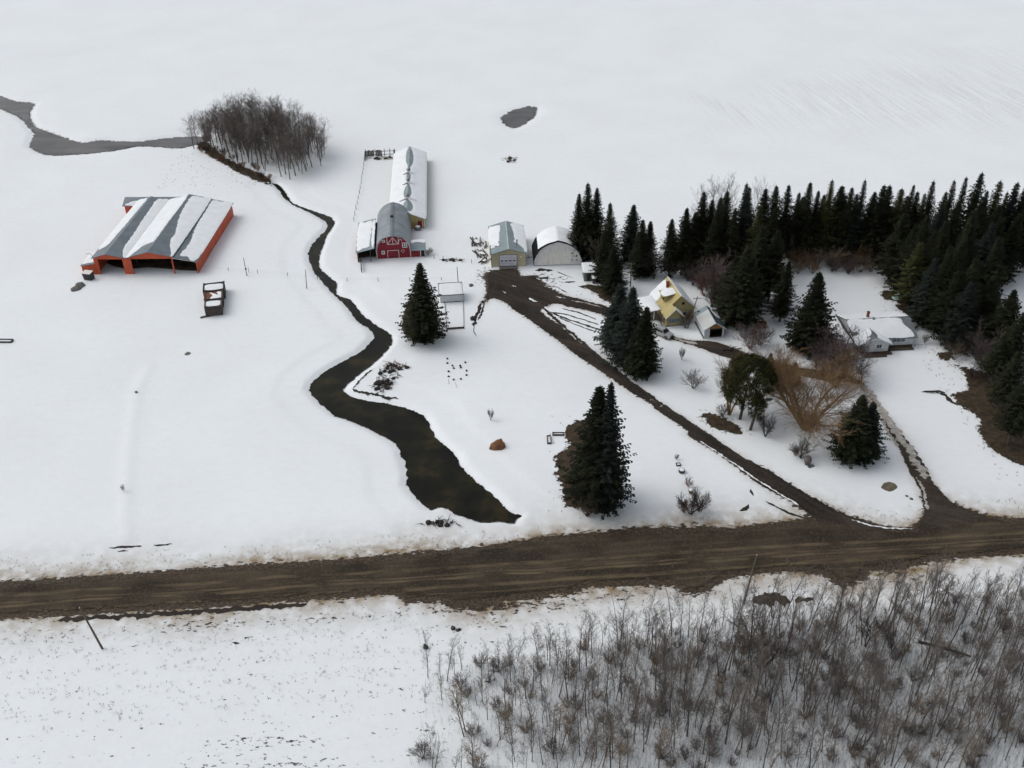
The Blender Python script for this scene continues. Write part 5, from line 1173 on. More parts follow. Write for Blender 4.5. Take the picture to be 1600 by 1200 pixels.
def frame_box(px, py, L, W, ang, label, h=.35, name='bed_frame', cat='garden bed'):
    q = G(px, py); t = thing(name, label, cat, (q.x, q.y, ground_z(q.x, q.y)), ang); d = .12
    bx('board', 'wood_dark', t, 0, L, 0, d, 0, h); bx('board', 'wood_dark', t, 0, L, W - d, W, 0, h); bx('board', 'wood_dark', t, 0, d, d, W - d, 0, h); bx('board', 'wood_dark', t, L - d, L, d, W - d, 0, h)
    roof_snow(t, (d, d, .12), (L - 2 * d, 0, 0), (0, W - 2 * d, 0), [(.02, .02), (.98, .02), (.98, .98), (.02, .98)], int(px), .08, .03, 'snow')
frame_box(855, 695, .75, 2.3, R(0), 'upright narrow garden bed frame left of roadside spruces')
frame_box(863, 682, 2.2, .75, R(-2), 'long garden bed frame touching the roadside spruces')
frame_box(1057, 729, .8, .75, R(3), 'small square garden frame above the barrel planter', .25)
frame_box(-8, 536, 3.6, 1.2, R(-3), 'dark timber crib lying on snow at the far left edge', .4, 'hay_crib', 'crib')
pl = thing('barrel_planter', 'round dark half barrel planter filled with snow', 'planter', G(1065, 738))
part('staves', 'wood_dark', pl, lambda b: b.lathe([(.42, 0), (.58, .25), (.55, .6), (.48, .6), (.46, .48)], 18)); part('snow', 'snow_cap', pl, lambda b: b.lathe([(.05, .4), (.49, .48), (.46, .62), (.2, .68)], 16))
pt = thing('flower_pot', 'small pale pot topped with snow within the roadside shrubs', 'pot', G(1079, 771))
part('body', 'stone_tan', pt, lambda b: b.lathe([(.25, 0), (.4, .6), (.44, .75), (.38, .75)], 14)); part('snow', 'snow_cap', pt, lambda b: b.lathe([(.05, .6), (.38, .7), (.3, .9), (.1, .97)], 12))
ur = thing('garden_urn', 'dark egg shaped stone ornament on lawn beside a bare shrub', 'ornament', G(1261, 725))
part('body', 'stone_grey', ur, lambda b: b.lathe([(.25, 0), (.55, .35), (.7, .9), (.6, 1.45), (.3, 1.75), (.05, 1.82)], 16), True); part('base', 'stone_grey', ur, lambda b: b.box(-.4, .4, -.4, .4, -.05, .12))
sl = MB().box(-.6, .6, -.3, .3, 0, .12).build('stone_slab', 'stone_grey'); sl.location = G(1267, 729); sl.rotation_euler = (0, 0, R(25)); tag(sl, 'small flat stone slab just below the dark garden ornament', 'slab')
rb = thing('rusty_crate', 'rusty brown crate half hidden behind the mauve shrub', 'crate', G(1189, 514), R(8))
part('body', 'rust', rb, lambda b: b.box(-1.1, 1.1, 0, 1.2, .05, 1.3)); part('rim', 'metal_dark', rb, lambda b: (b.box(-1.16, 1.16, -.06, -.005, 1.15, 1.33), b.box(1.105, 1.17, 0, 1.2, 1.15, 1.33)))
tp = thing('teal_tarp', 'pale teal tarp heap at the edge of the right spruces', 'tarp', G(1403, 466))
part('sheet', 'tarp_teal', tp, lambda b: b.lathe([(1.5, 0), (1.2, .3), (.7, .9), (.15, 1.35)], 7)); part('snow', 'snow_cap', tp, lambda b: b.lathe([(1.3, -.02), (1.1, .35), (.9, .5)], 8, (.9, -.3, 0)))
lg = MB().tube([(-2.2, .2, .2), (-.8, 0, .25), (.6, .1, .22), (1.6, -.5, .2)], [.1, .16, .2, .12], 7).build('fallen_log', 'twig_dark'); lg.location = G(1462, 613); tag(lg, 'dark fallen log on the bungalow lawn near the grass strip', 'log')
dl = MB().tube([(-3.2, 1.4, .15), (0, 0, .35), (3.2, -1.5, .2)], [.22, .2, .14], 7).build('fallen_tree', 'bark'); dl.location = G(1475, 1015); tag(dl, 'long fallen trunk lying among thicket saplings at lower right', 'log')
# stubs of the old garden rows below the coop
for k, (x, y) in enumerate([(699, 561), (699, 568), (727, 567), (707, 572), (709, 576), (719, 572), (720, 575), (701, 581), (701, 589), (729, 580), (729, 587), (709, 594), (720, 593)]):
    b = MB(); b.lathe([(.2, 0), (.24, .12), (.12, .3)], 8); o = b.build('garden_stub', 'wood_dark'); q = G(x, y); o.location = (q.x, q.y, ground_z(q.x, q.y)); tag(o, 'small dark garden stub on the snow below the coop', 'stub', 'stubs of the old garden rows')
for k, (x, y, lb) in enumerate([(702, 600, 'thin garden stake below the stubs, left one'), (713, 605, 'thin garden stake below the stubs, right one')]):
    o = MB().tube([(0, 0, 0), (-.1, 0, 1.1)], [.05, .04], 6).build('garden_stake', 'wood_dark'); o.location = G(x, y); tag(o, lb, 'stake')
# dark brush heap by the creek bend, burnt debris half under snow
def brush_heap(px, py, rx, ry, n, label, seed, h=.8, mat_='twig_dark'):
    q = G(px, py); t = thing('brush_heap', label, 'brush heap', (q.x, q.y, ground_z(q.x, q.y))); rng = random.Random(seed)
    def stems(b):
        for k in range(n):
            r = math.sqrt(rng.random()); a = rng.uniform(0, 6.28); x, y = r * rx * math.cos(a), r * ry * math.sin(a); z = rng.uniform(0, h * (1 - r * .7)); l = rng.uniform(.4, 1.5); e = rng.uniform(0, 6.28); s = rng.uniform(-.25, .35)
            b.tube([(x, y, z), (x + l * math.cos(e) * .5, y + l * math.sin(e) * .5, z + l * s * .5 + .1), (x + l * math.cos(e), y + l * math.sin(e), max(.02, z + l * s))], [.07, .05, .02], 4)
    part('branches', mat_, t, stems)
    def lumps(b):
        for k in range(n // 6):
            r = math.sqrt(rng.random()) * .8; a = rng.uniform(0, 6.28); b.lathe([(rng.uniform(.3, .6), -.05), (rng.uniform(.3, .5), rng.uniform(.15, .4)), (.1, rng.uniform(.4, .6))], 6, (r * rx * math.cos(a), r * ry * math.sin(a), 0))
    part('charred_lumps', 'interior_dark', t, lumps)['kind'] = 'stuff'
brush_heap(606, 588, 2.2, 4.6, 90, 'dark brush heap half buried in snow inside the creek bend', 1)
brush_heap(596, 603, 2.0, 2.2, 60, 'smaller dark brush heap nearest the creek bend tip', 2, .7)
brush_heap(613, 572, 1.8, 1.6, 40, 'russet brush heap on top side of the creek bend', 3, .6, 'twig_rust')
brush_heap(628, 574, 1.5, 1.0, 26, 'small dark branch scatter right of the creek bend heaps', 4, .4)
brush_heap(603, 248, 4.5, 1.2, 50, 'low brush in front of the pasture windbreak', 5, .5, 'twig_brown')
brush_heap(797, 250, 2.0, 2.8, 36, 'small brush scatter alone on the far field', 6, .4, 'twig_brown')
brush_heap(705, 407, 2.8, .7, 30, 'low dark brush along the yard fence behind the coop', 7, .4)
brush_heap(690, 817, 3.2, .7, 40, 'dark brush at the foot of the creek culvert', 8, .5)
brush_heap(1139, 547, 2.2, 1.0, 34, 'dark cut branches beside the garage doorway', 9, .5)
# ================================================================== TREES
def spruce_mesh(seed, H=18.0, RAD=3.3, base=.06, dens=1.0, kind='needles', power=1.0, ragged_=.3):
    rng = random.Random(seed); tr = MB(); cr = MB()
    tr.tube([(0, 0, -.3), (rng.uniform(-.1, .1), rng.uniform(-.1, .1), H * .5), (0, 0, H * .985)], [.26, .16, .02], 6)
    z = base * H; V = cr.v; F = cr.f; wi = 0
    while z < H * .985:
        t = z / H; q = (t - base) / (1 - base)
        prof = RAD * min((1 - q) ** power, 1.18 * (1 - q)) * min(1.0, .55 + q * 5)
        nb = max(7, int((7 + prof * 2.5) * dens)); a0 = rng.uniform(0, 6.28)
        wi += 1; lump = (1.16, .86, 1.02, .80)[wi % 4] * (1 + .15 * math.sin(z * 1.1 + seed))
        for k in range(nb):
            a = a0 + 6.283 * k / nb + rng.uniform(-.3, .3)
            L = prof * rng.uniform(1 - ragged_ * 1.3, 1 + ragged_ * .55) * lump + .10
            up = (.55 - 1.0 * (1 - q) ** 1.2) * .55 + rng.uniform(-.12, .12)
            ca, sa = math.cos(a), math.sin(a); zz = z + rng.uniform(-.12, .12)
            n = max(2, int(L / .36))
            for j in range(n):
                s = (j + .6) / n
                if s < .3 and L > 1.6: continue
                r = s * L; h = zz + up * r - .10 * r * (1 - s) + .16 * s * s * L * .6
                wdt = .12 + .07 * rng.random()
                tl = (.34 + .30 * (1 - s)) * rng.uniform(.75, 1.25) * min(1.0, .6 + L / 2.4) * (1 - .5 * q ** 3)
                for sg in (-1, 1):
                    b = a + sg * rng.uniform(.55, 1.05); cb, sb = math.cos(b), math.sin(b)
                    px, py = ca * r, sa * r; dz = rng.uniform(-.45, .05) * tl; nx_, ny_ = -sb, cb; i = len(V); tw = rng.uniform(-.07, .07)
                    V.append((px, py, h)); V.append((px + cb * tl * .5 + nx_ * wdt, py + sb * tl * .5 + ny_ * wdt, h + dz * .4 + tw))
                    V.append((px + cb * tl, py + sb * tl, h + dz)); V.append((px + cb * tl * .5 - nx_ * wdt, py + sb * tl * .5 - ny_ * wdt, h + dz * .4 - tw)); F.append((i, i + 1, i + 2, i + 3))
            r = L * .86; h = zz + up * r + .10 * L; i = len(V); tl = .30 + .12 * L * .5
            V.append((ca * r, sa * r, h)); V.append((ca * (r + tl * .5) - sa * .11, sa * (r + tl * .5) + ca * .11, h - .02)); V.append((ca * (r + tl), sa * (r + tl), h + .03)); V.append((ca * (r + tl * .5) + sa * .11, sa * (r + tl * .5) - ca * .11, h - .02)); F.append((i, i + 1, i + 2, i + 3))
        z += (.17 + .20 * (1 - q)) / max(.7, dens ** .5) * rng.uniform(.8, 1.2)
    # dense inner boughs that close the crown
    rings = 26; m0 = len(V); sides = 9
    for i in range(rings + 1):
        q = i / rings; zz = (base + (1 - base) * q) * H; rr = RAD * min((1 - q) ** power, 1.18 * (1 - q)) * min(1.0, .4 + q * 5) * .50 * (1 - q * .6) + .01
        for k in range(sides):
            a = 6.283 * (k + .5 * (i % 2)) / sides; f = rng.uniform(.55, 1.15); V.append((math.cos(a) * rr * f, math.sin(a) * rr * f, zz - rng.uniform(0, .5)))
    for i in range(rings):
        for k in range(sides): F.append((m0 + i * sides + k, m0 + i * sides + (k + 1) % sides, m0 + (i + 1) * sides + (k + 1) % sides, m0 + (i + 1) * sides + k))
    for k in range(7):                                   # leader tuft
        a = k * .9; i = len(V); V += [(0, 0, H * .95), (.13 * math.cos(a), .13 * math.sin(a), H * .975), (0, 0, H * 1.02)]; F.append((i, i + 1, i + 2))
    return tr.mesh('spruce_trunk', 'bark'), cr.mesh('spruce_crown', kind), H, RAD
SPR = [spruce_mesh(1, 18, 3.5, .05, 1.0, 'needles', .80), spruce_mesh(2, 18, 3.3, .05, 1.0, 'needles', .9), spruce_mesh(3, 18, 3.7, .04, 1.05, 'needles', .70), spruce_mesh(4, 18, 3.0, .15, 1.0, 'needles', .75, .38),
       spruce_mesh(5, 18, 3.2, .22, .95, 'needles', .66, .4), spruce_mesh(6, 18, 3.5, .05, 1.0, 'needles_blue', .82), spruce_mesh(7, 18, 3.0, .12, 1.0, 'needles_blue', .78, .36), spruce_mesh(8, 18, 3.5, .10, .9, 'needles_olive', .7, .4), spruce_mesh(9, 18, 3.4, .10, 1.0, 'needles', .6, .42)]
TREES = {}
def spruce(b, h, v, label, group=None, rad=None, name='spruce_tree', cat='spruce', rz=None):
    tm, cm, H, RAD = SPR[v]; s = h / H; k = (rad * 1.12 / RAD) if rad else s * random.uniform(.95, 1.1)
    z = ground_z(b.x, b.y); t = thing(name, label, cat, (b.x, b.y, z), random.uniform(0, 6.28) if rz is None else rz, group); t.scale = (k, k, s)
    t.rotation_euler = (random.uniform(-.025, .025), random.uniform(-.025, .025), t.rotation_euler[2])
    link('trunk', tm, t); link('crown', cm, t); return t
def sp_tip(tx, ty, by, v, label, group=None, rad=None):
    b, h = from_tip(tx, ty, by); return spruce(b, h, v, label, group, rad)

sp_tip(655, 411, 531, 2, 'lone broad pointed spruce beside the white coop', None, 4.7)
sp_tip(934, 607, 785, 1, 'left of the two tall roadside spruces near the gravel road', None, 5.2)
sp_tip(956, 600, 792, 5, 'right of the two tall roadside spruces near the gravel road', None, 3.9)
for tx, ty, by, v, rd, lb in [(904, 302, 405, 1, 3.0, 'leftmost tall spruce behind the arch shed'), (920, 284, 404, 0, 3.6, 'tallest spruce of the cluster behind the arch shed'), (935, 292, 403, 2, 3.3, 'tall spruce next right of tallest behind arch shed'),
        (955, 316, 416, 0, 3.0, 'spruce right of the arch shed cluster with thin tip'), (989, 319, 408, 5, 3.6, 'blue green spruce standing behind utility pole'), (1006, 343, 432, 0, 3.2, 'left one of twin tipped spruces behind yellow house porch'), (1017, 346, 430, 1, 2.9, 'right one of twin tipped spruces behind yellow house porch'),
        (962, 384, 458, 2, 3.2, 'spruce standing directly beside the small grey shed'), (944, 360, 440, 1, 2.8, 'dark spruce just above the small grey shed'),
        (972, 444, 556, 6, 4.2, 'upper left spruce of the lane side clump'), (988, 449, 572, 5, 4.4, 'middle spruce of the lane side clump'), (1010, 478, 582, 0, 3.6, 'right spruce of the lane side clump'), (962, 470, 545, 2, 3.0, 'leftmost low spruce of the lane side clump'), (1003, 500, 588, 1, 3.4, 'front lowest spruce of the lane side clump')]:
    sp_tip(tx, ty, by, v, lb, None, rd)
for tx, ty, by, v, rd, lb in [(1052, 343, 432, 3, 2.8, 'left end spruce of the grove behind yellow house'), (1073, 324, 430, 3, 3.2, 'second spruce from left end of grove behind yellow house'),
        (1167, 384, 507, 2, 5.0, 'massive dark spruce right behind the white garage'), (1150, 398, 492, 0, 4.0, 'broad spruce at left shoulder of the massive one'), (1190, 352, 476, 2, 4.2, 'tall dark spruce behind the massive one'), (1216, 358, 474, 4, 3.6, 'thin spruce with bare lower trunk above mauve shrub'),
        (1232, 408, 502, 3, 2.8, 'slim spruce left of broad spruce by the bungalow'), (1284, 426, 547, 2, 4.9, 'broad bushy spruce left of the white bungalow'), (1276, 452, 550, 1, 3.6, 'shorter spruce merged into broad one left of bungalow'),
        (1350, 616, 716, 2, 3.9, 'left tip of forked spruce beside the house lane'), (1366, 629, 714, 5, 3.3, 'right tip of forked spruce beside the house lane'),
        (1588, 452, 552, 4, 3.8, 'open branched spruce near right edge past bungalow'), (1206, 552, 590, 6, 1.6, 'small dark fir beside lane above the pine'), (1244, 566, 600, 1, 1.7, 'small dark fir between the two golden willows'), (1218, 560, 592, 0, 1.0, 'tiny fir just right of the small lane fir')]:
    sp_tip(tx, ty, by, v, lb, None, rd)
BELT = [(1103,300,424),(1111,313,428),(1125,308,420),(1138,300,432),(1166,284,430),(1173,293,418),(1197,294,428),(1217,291,416),(1236,290,412),(1246,300,405),(1266,284,406),(1277,298,402),(1302,281,405),(1314,291,402),(1332,293,406),(1352,282,408),(1379,289,406),
        (1392,290,401),(1407,295,405),(1427,289,412),(1437,300,408),(1460,284,418),(1492,283,425),(1512,277,420),(1532,271,424),(1562,283,418),(1586,284,420),(1600,290,415),(1620,282,422),(1640,290,418),
        (1120,330,440),(1150,325,440),(1185,320,445),(1090,332,428),(1210,325,440),(1255,308,398),(1290,304,398),(1322,306,399),(1342,303,400),(1366,300,400),(1418,306,402),(1448,303,410),(1476,300,412),(1545,298,415),(1575,300,414)]
ORD = 'first second third fourth fifth sixth seventh eighth ninth tenth eleventh twelfth thirteenth fourteenth fifteenth sixteenth seventeenth eighteenth nineteenth twentieth'.split()
def belt_label(i):
    if i < 20: return ORD[i] + ' tall spruce tip from left in the shelterbelt skyline row'
    if i < 30: return ORD[29 - i] + ' tall spruce tip from right in the shelterbelt skyline row'
    return 'lower dark spruce filling the shelterbelt between the skyline tips'
for i, (tx, ty, by) in enumerate(BELT):
    sp_tip(tx, ty, by + random.uniform(-2, 2), random.choice([0, 1, 3, 8, 4, 6, 2, 7]), belt_label(i), 'shelterbelt spruces behind the houses', random.uniform(2.6, 4.2))
EAST = [(1418,334,440),(1450,337,462),(1482,347,482),(1505,370,502),(1470,322,448),(1526,330,468),(1551,345,480),(1568,338,448),(1530,402,528),(1556,428,528),(1502,422,526),(1592,332,440),(1440,380,480),(1466,402,504),(1540,310,440),(1500,318,450),(1432,350,455),(1487,385,512),(1516,350,490),(1565,370,500),(1462,360,476),(1560,318,440),(1520,440,540)]
for i, (tx, ty, by) in enumerate(EAST):
    sp_tip(tx, ty, by, random.choice([0, 1, 2, 8, 5, 7]), 'dense dark spruce in the block east of the bungalow', 'spruces in the east block', random.uniform(3.4, 4.4))
for tx, ty, by, rd, lb in [(1600, 486, 592, 3.2, 'upper dark spruce at right edge above the grass strip'), (1594, 548, 648, 3.0, 'middle dark spruce at right edge above the grass strip'), (1612, 575, 695, 3.3, 'lowest dark spruce at right edge of the grass strip'), (1572, 520, 600, 2.6, 'short spruce leading the right edge row')]:
    sp_tip(tx, ty, by, 4, lb, None, rd)

# rounded pine by the willows
def pine(px, py, ty, rad, label):
    b = G(px, py); h = height_at(b, ty); rng = random.Random(77); t = thing('pine_tree', label, 'pine', (b.x, b.y, ground_z(b.x, b.y)))
    part('trunk', 'bark', t, lambda q: q.tube([(0, 0, -.2), (.5, .2, h * .4), (.9, .3, h * .9)], [.3, .22, .06], 7))
    def crown(q):
        for k in range(int(34 * rad * rad)):
            u = rng.uniform(-.75, 1); a = rng.uniform(0, 6.28); rr = rad * math.sqrt(max(0, 1 - u * u)) * rng.random() ** .35; c = Vector((.8 + rr * math.cos(a), .25 + rr * math.sin(a), h * .62 + u * h * .38))
            for j in range(26):
                d = Vector((rng.gauss(0, 1), rng.gauss(0, 1), rng.gauss(.35, .8))).normalized(); e = d.cross(Vector((rng.random(), rng.random(), rng.random() + .1))).normalized() * .075; p = c + d * rng.uniform(.05, .4); l = rng.uniform(.25, .5)
                q.add([p - e, p + e, p + d * l], [(0, 1, 2)])
    part('crown', 'needles_olive', t, crown)
pine(1156, 655, 562, 5.2, 'rounded olive green pine between lawn and the golden willow')
pine(1172, 672, 622, 1.7, 'small low pine in front of rounded olive pine')

# ---- bare broadleaf trees --------------------------------------------------------------------------
def grow(mb_t, mb_c, p, d, L, r, lvl, rng, o):
    """one limb and what it carries; o = options per level"""
    n = 4 if lvl == 0 else (3 if lvl == 1 else 2); pts = [p.copy()]; rads = [r]; q = p.copy(); dd = d.copy()
    for i in range(n):
        dd = (dd + Vector((rng.gauss(0, o['bend']), rng.gauss(0, o['bend']), rng.gauss(0, o['bend']) * .6 + o['lift'][min(lvl, len(o['lift']) - 1)]))).normalized()
        q = q + dd * (L / n); pts.append(q.copy()); rads.append(max(r * (1 - (i + 1) / n * .8), o['rmin']))
    (mb_t if lvl <= o.get('trunk_levels', 0) else mb_c).tube(pts, rads, 6 if lvl == 0 else (4 if lvl == 1 else 3))
    if lvl >= o['levels']: return
    kids = o['kids'][lvl]
    for k in range(kids):
        s = o['start'][lvl] + (1 - o['start'][lvl]) * (k + rng.random()) / kids; f = s * n; i = min(int(f), n - 1); c = pts[i].lerp(pts[i + 1], f - i)
        a = rng.uniform(0, 6.28); ax = (pts[i + 1] - pts[i]).normalized(); ref = Vector((0, 0, 1)) if abs(ax.z) < .9 else Vector((1, 0, 0)); x = ax.cross(ref).normalized(); y = ax.cross(x)
        sp = o['spread'][lvl] * rng.uniform(.7, 1.25); nd = (ax * math.cos(sp) + (x * math.cos(a) + y * math.sin(a)) * math.sin(sp)).normalized()
        grow(mb_t, mb_c, c, nd, L * o['len'][lvl] * rng.uniform(.65, 1.2) * (1.15 - .55 * s if lvl == 0 else 1), max(rads[i] * o['thin'], o['rmin']), lvl + 1, rng, o)
def bare_mesh(seed, H, o, bark, twig, stems=1, splay=0.0, r0=.14):
    rng = random.Random(seed); t, c = MB(), MB()
    for k in range(stems):
        a = 6.28 * k / max(1, stems) + rng.uniform(-.4, .4); sp = splay * rng.uniform(.5, 1.2)
        d = Vector((math.sin(sp) * math.cos(a), math.sin(sp) * math.sin(a), math.cos(sp)))
        grow(t, c, Vector((rng.uniform(-.15, .15) * (stems > 1), rng.uniform(-.15, .15) * (stems > 1), -.1)), d, H * rng.uniform(.82, 1.0) if stems > 1 else H, r0, 0, rng, o)
    return t.mesh('bare_trunk', bark), (c.mesh('bare_branches', twig) if c.v else None), H
ASPEN = dict(levels=3, kids=[26, 7, 4], start=[.24, .12, .15], spread=[.72, .65, .6], len=[.30, .48, .55], lift=[.05, .16, .1], bend=.05, thin=.36, rmin=.011)
THIN = dict(levels=3, kids=[20, 5, 3], start=[.25, .15, .15], spread=[.6, .6, .55], len=[.22, .48, .55], lift=[.05, .18, .12], bend=.045, thin=.38, rmin=.0075)
SHRUB = dict(levels=2, kids=[10, 6], start=[.25, .2], spread=[.55, .6], len=[.45, .5], lift=[.03, .06], bend=.10, thin=.55, rmin=.011)
BUSHTREE = dict(levels=3, kids=[10, 7, 5], start=[.22, .2, .2], spread=[.7, .65, .6], len=[.5, .5, .5], lift=[.04, .05, .05], bend=.11, thin=.5, rmin=.014)
WILLOW = dict(levels=3, kids=[12, 11, 8], start=[.22, .12, .08], spread=[.75, .75, .6], len=[.5, .5, .55], lift=[.05, .08, .10], bend=.12, thin=.36, rmin=.009, trunk_levels=1)
ASP = [bare_mesh(100 + i, 14, ASPEN, 'bark_aspen', 'twig_grey', r0=.15) for i in range(6)]
SAP = [bare_mesh(200 + i, 9, THIN, 'bark_sapling', 'twig_pale', r0=.075) for i in range(8)]
SAPB = [bare_mesh(220 + i, 7, THIN, 'twig_brown', 'twig_tawny', r0=.06) for i in range(4)]
SHB = {k: [bare_mesh(300 + 10 * j + i, 2.6, SHRUB, k, k, stems=12, splay=.55, r0=.035) for i in range(2)] for j, k in enumerate(('twig_brown', 'twig_mauve', 'twig_dark', 'twig_rust', 'twig_gold', 'twig_grey', 'twig_tawny'))}
BTR = [bare_mesh(400 + i, 7, BUSHTREE, 'bark', 'twig_dark', stems=3, splay=.3, r0=.14) for i in range(2)] + [bare_mesh(410 + i, 7, BUSHTREE, 'bark', 'twig_mauve', stems=4, splay=.4, r0=.13) for i in range(2)]
WIL = [bare_mesh(500, 9, WILLOW, 'twig_tan', 'twig_gold', stems=7, splay=.60, r0=.26), bare_mesh(501, 9, WILLOW, 'twig_tan', 'twig_tan', stems=5, splay=.40, r0=.22)]
def bare(ms, b, h, label, name, cat, group=None, wide=1.0, lean=0.0):
    tm, cm, H = ms; s = h / H; t = thing(name, label, cat, (b.x, b.y, ground_z(b.x, b.y)), random.uniform(0, 6.28), group); t.scale = (s * wide, s * wide, s)
    if lean: t.rotation_euler = (random.uniform(-lean, lean), random.uniform(-lean, lean), random.uniform(0, 6.28))
    link('trunk' if cat not in ('shrub',) else 'stems', tm, t)
    if cm: link('crown' if cat not in ('shrub',) else 'twigs', cm, t)
    return t
def scatter(poly_px, n, gap, seed):
    rng = random.Random(seed); poly = GP(poly_px); xs = [p.x for p in poly]; ys = [p.y for p in poly]; out = []; tries = 0
    while len(out) < n and tries < n * 60:
        tries += 1; p = Vector((rng.uniform(min(xs), max(xs)), rng.uniform(min(ys), max(ys)), 0))
        if inside(p.xy, poly) and all((p - q).length > gap for q in out): out.append(p)
    return out
# far grove by the stream
for p in scatter([(302,232),(322,214),(372,206),(430,206),(478,216),(510,244),(500,264),(470,276),(446,286),(428,276),(395,264),(352,246)], 125, 1.7, 5):
    px, py = P(p.x, p.y, 0); c = 1 - min(1, abs(px - 395) / 150)
    bare(random.choice(ASP), p, random.uniform(7.2, 9.0) + 3.0 * c, 'bare grey aspen in the grove by the frozen stream', 'aspen_tree', 'aspen', 'aspens in the stream grove', random.uniform(1.15, 1.6), .10)
for p in scatter([(300,226),(322,216),(346,236),(380,256),(420,274),(432,284),(408,282),(360,262),(318,242)], 26, 1.3, 6):
    bare(random.choice(SHB['twig_rust'] + SHB['twig_dark'] + SHB['twig_brown']), p, random.uniform(1.2, 2.4), 'low russet bush on the stream bank below the grove', 'bank_bush', 'shrub', 'bushes on the stream bank')
def thin_left(pts, seed):
    rng = random.Random(seed); return [p for p in pts if rng.random() < .25 + .75 * float(sstep(650, 980, P(p.x, p.y, 0)[0]))]
# thicket south of the road
THICK = [(668,1050),(720,1040),(800,1032),(880,1020),(960,1005),(1060,990),(1160,965),(1280,955),(1400,945),(1500,938),(1620,925),(1640,1215),(640,1215)]
sap_pts = thin_left(scatter(THICK, 610, 0.77, 7), 13); more = []
for i, p in enumerate(sap_pts):
    px, py = P(p.x, p.y, 0); big = float(sstep(640, 1150, px)); grey = random.random() < .66
    h = random.uniform(5.0, 8.0) + 5.0 * big * random.random() ** 1.3 if grey else random.uniform(4.0, 8.5)
    if i >= 295: more.append((p, h, random.choice(SAP if grey else SAPB))); continue
    if grey: bare(random.choice(SAP), p, h, 'slender bare grey sapling in the roadside thicket', 'sapling', 'sapling', 'grey saplings in the roadside thicket', random.uniform(.9, 1.3), .10)
    else: bare(random.choice(SAPB), p, h, 'slender bare brown sapling in the roadside thicket', 'sapling', 'sapling', 'brown saplings in the roadside thicket', random.uniform(1.0, 1.4), .12)
# the remaining stems of the thicket, past counting, as one mass
def rest_of_thicket():
    vs, fs, n0 = [], [], 0; cache = {}
    for p, h, (tm, cm, H) in more:
        for m_ in (tm, cm):
            if m_.name not in cache:
                co = np.empty(len(m_.vertices) * 3, np.float32); m_.vertices.foreach_get('co', co); cache[m_.name] = (co.reshape(-1, 3), [tuple(q.vertices) for q in m_.polygons])
            co, pf = cache[m_.name]; a_ = random.uniform(0, 6.28); s_ = h / H; w_ = s_ * random.uniform(.9, 1.3); c, s = math.cos(a_) * w_, math.sin(a_) * w_; lx, ly = random.gauss(0, .06), random.gauss(0, .06)
            x = co[:, 0] * c - co[:, 1] * s + p.x + co[:, 2] * s_ * lx; y = co[:, 0] * s + co[:, 1] * c + p.y + co[:, 2] * s_ * ly; z = co[:, 2] * s_ + ground_z(p.x, p.y)
            vs.append(np.stack([x, y, z], 1)); fs += [tuple(i + n0 for i in f) for f in pf]; n0 += len(co)
    b = MB(); b.v = np.concatenate(vs).tolist(); b.f = fs
    o = b.build('thicket_stems', 'twig_pale'); tag(o, 'mass of bare stems and twigs between the single thicket saplings', 'undergrowth', None, 'stuff')
rest_of_thicket()
for i, p in enumerate(thin_left(scatter(THICK, 210, 1.1, 8), 14)):
    k = random.choice(['twig_brown', 'twig_tawny', 'twig_tawny', 'twig_grey', 'twig_mauve']); bare(random.choice(SHB[k]), p, random.uniform(1.0, 2.4), 'low bare bush in the undergrowth of the roadside thicket', 'thicket_bush', 'shrub', 'undergrowth bushes in the roadside thicket', random.uniform(.8, 1.2))
bare(BTR[0], G(1198, 1040), 8.5, 'dark crooked tree rising above the thicket under the utility pole', 'crooked_tree', 'tree', None, 1.0)
bare(BTR[1], G(1352, 1010), 5.5, 'brown leaning brushy tree in the middle of the thicket', 'brush_tree', 'tree', None, .9)

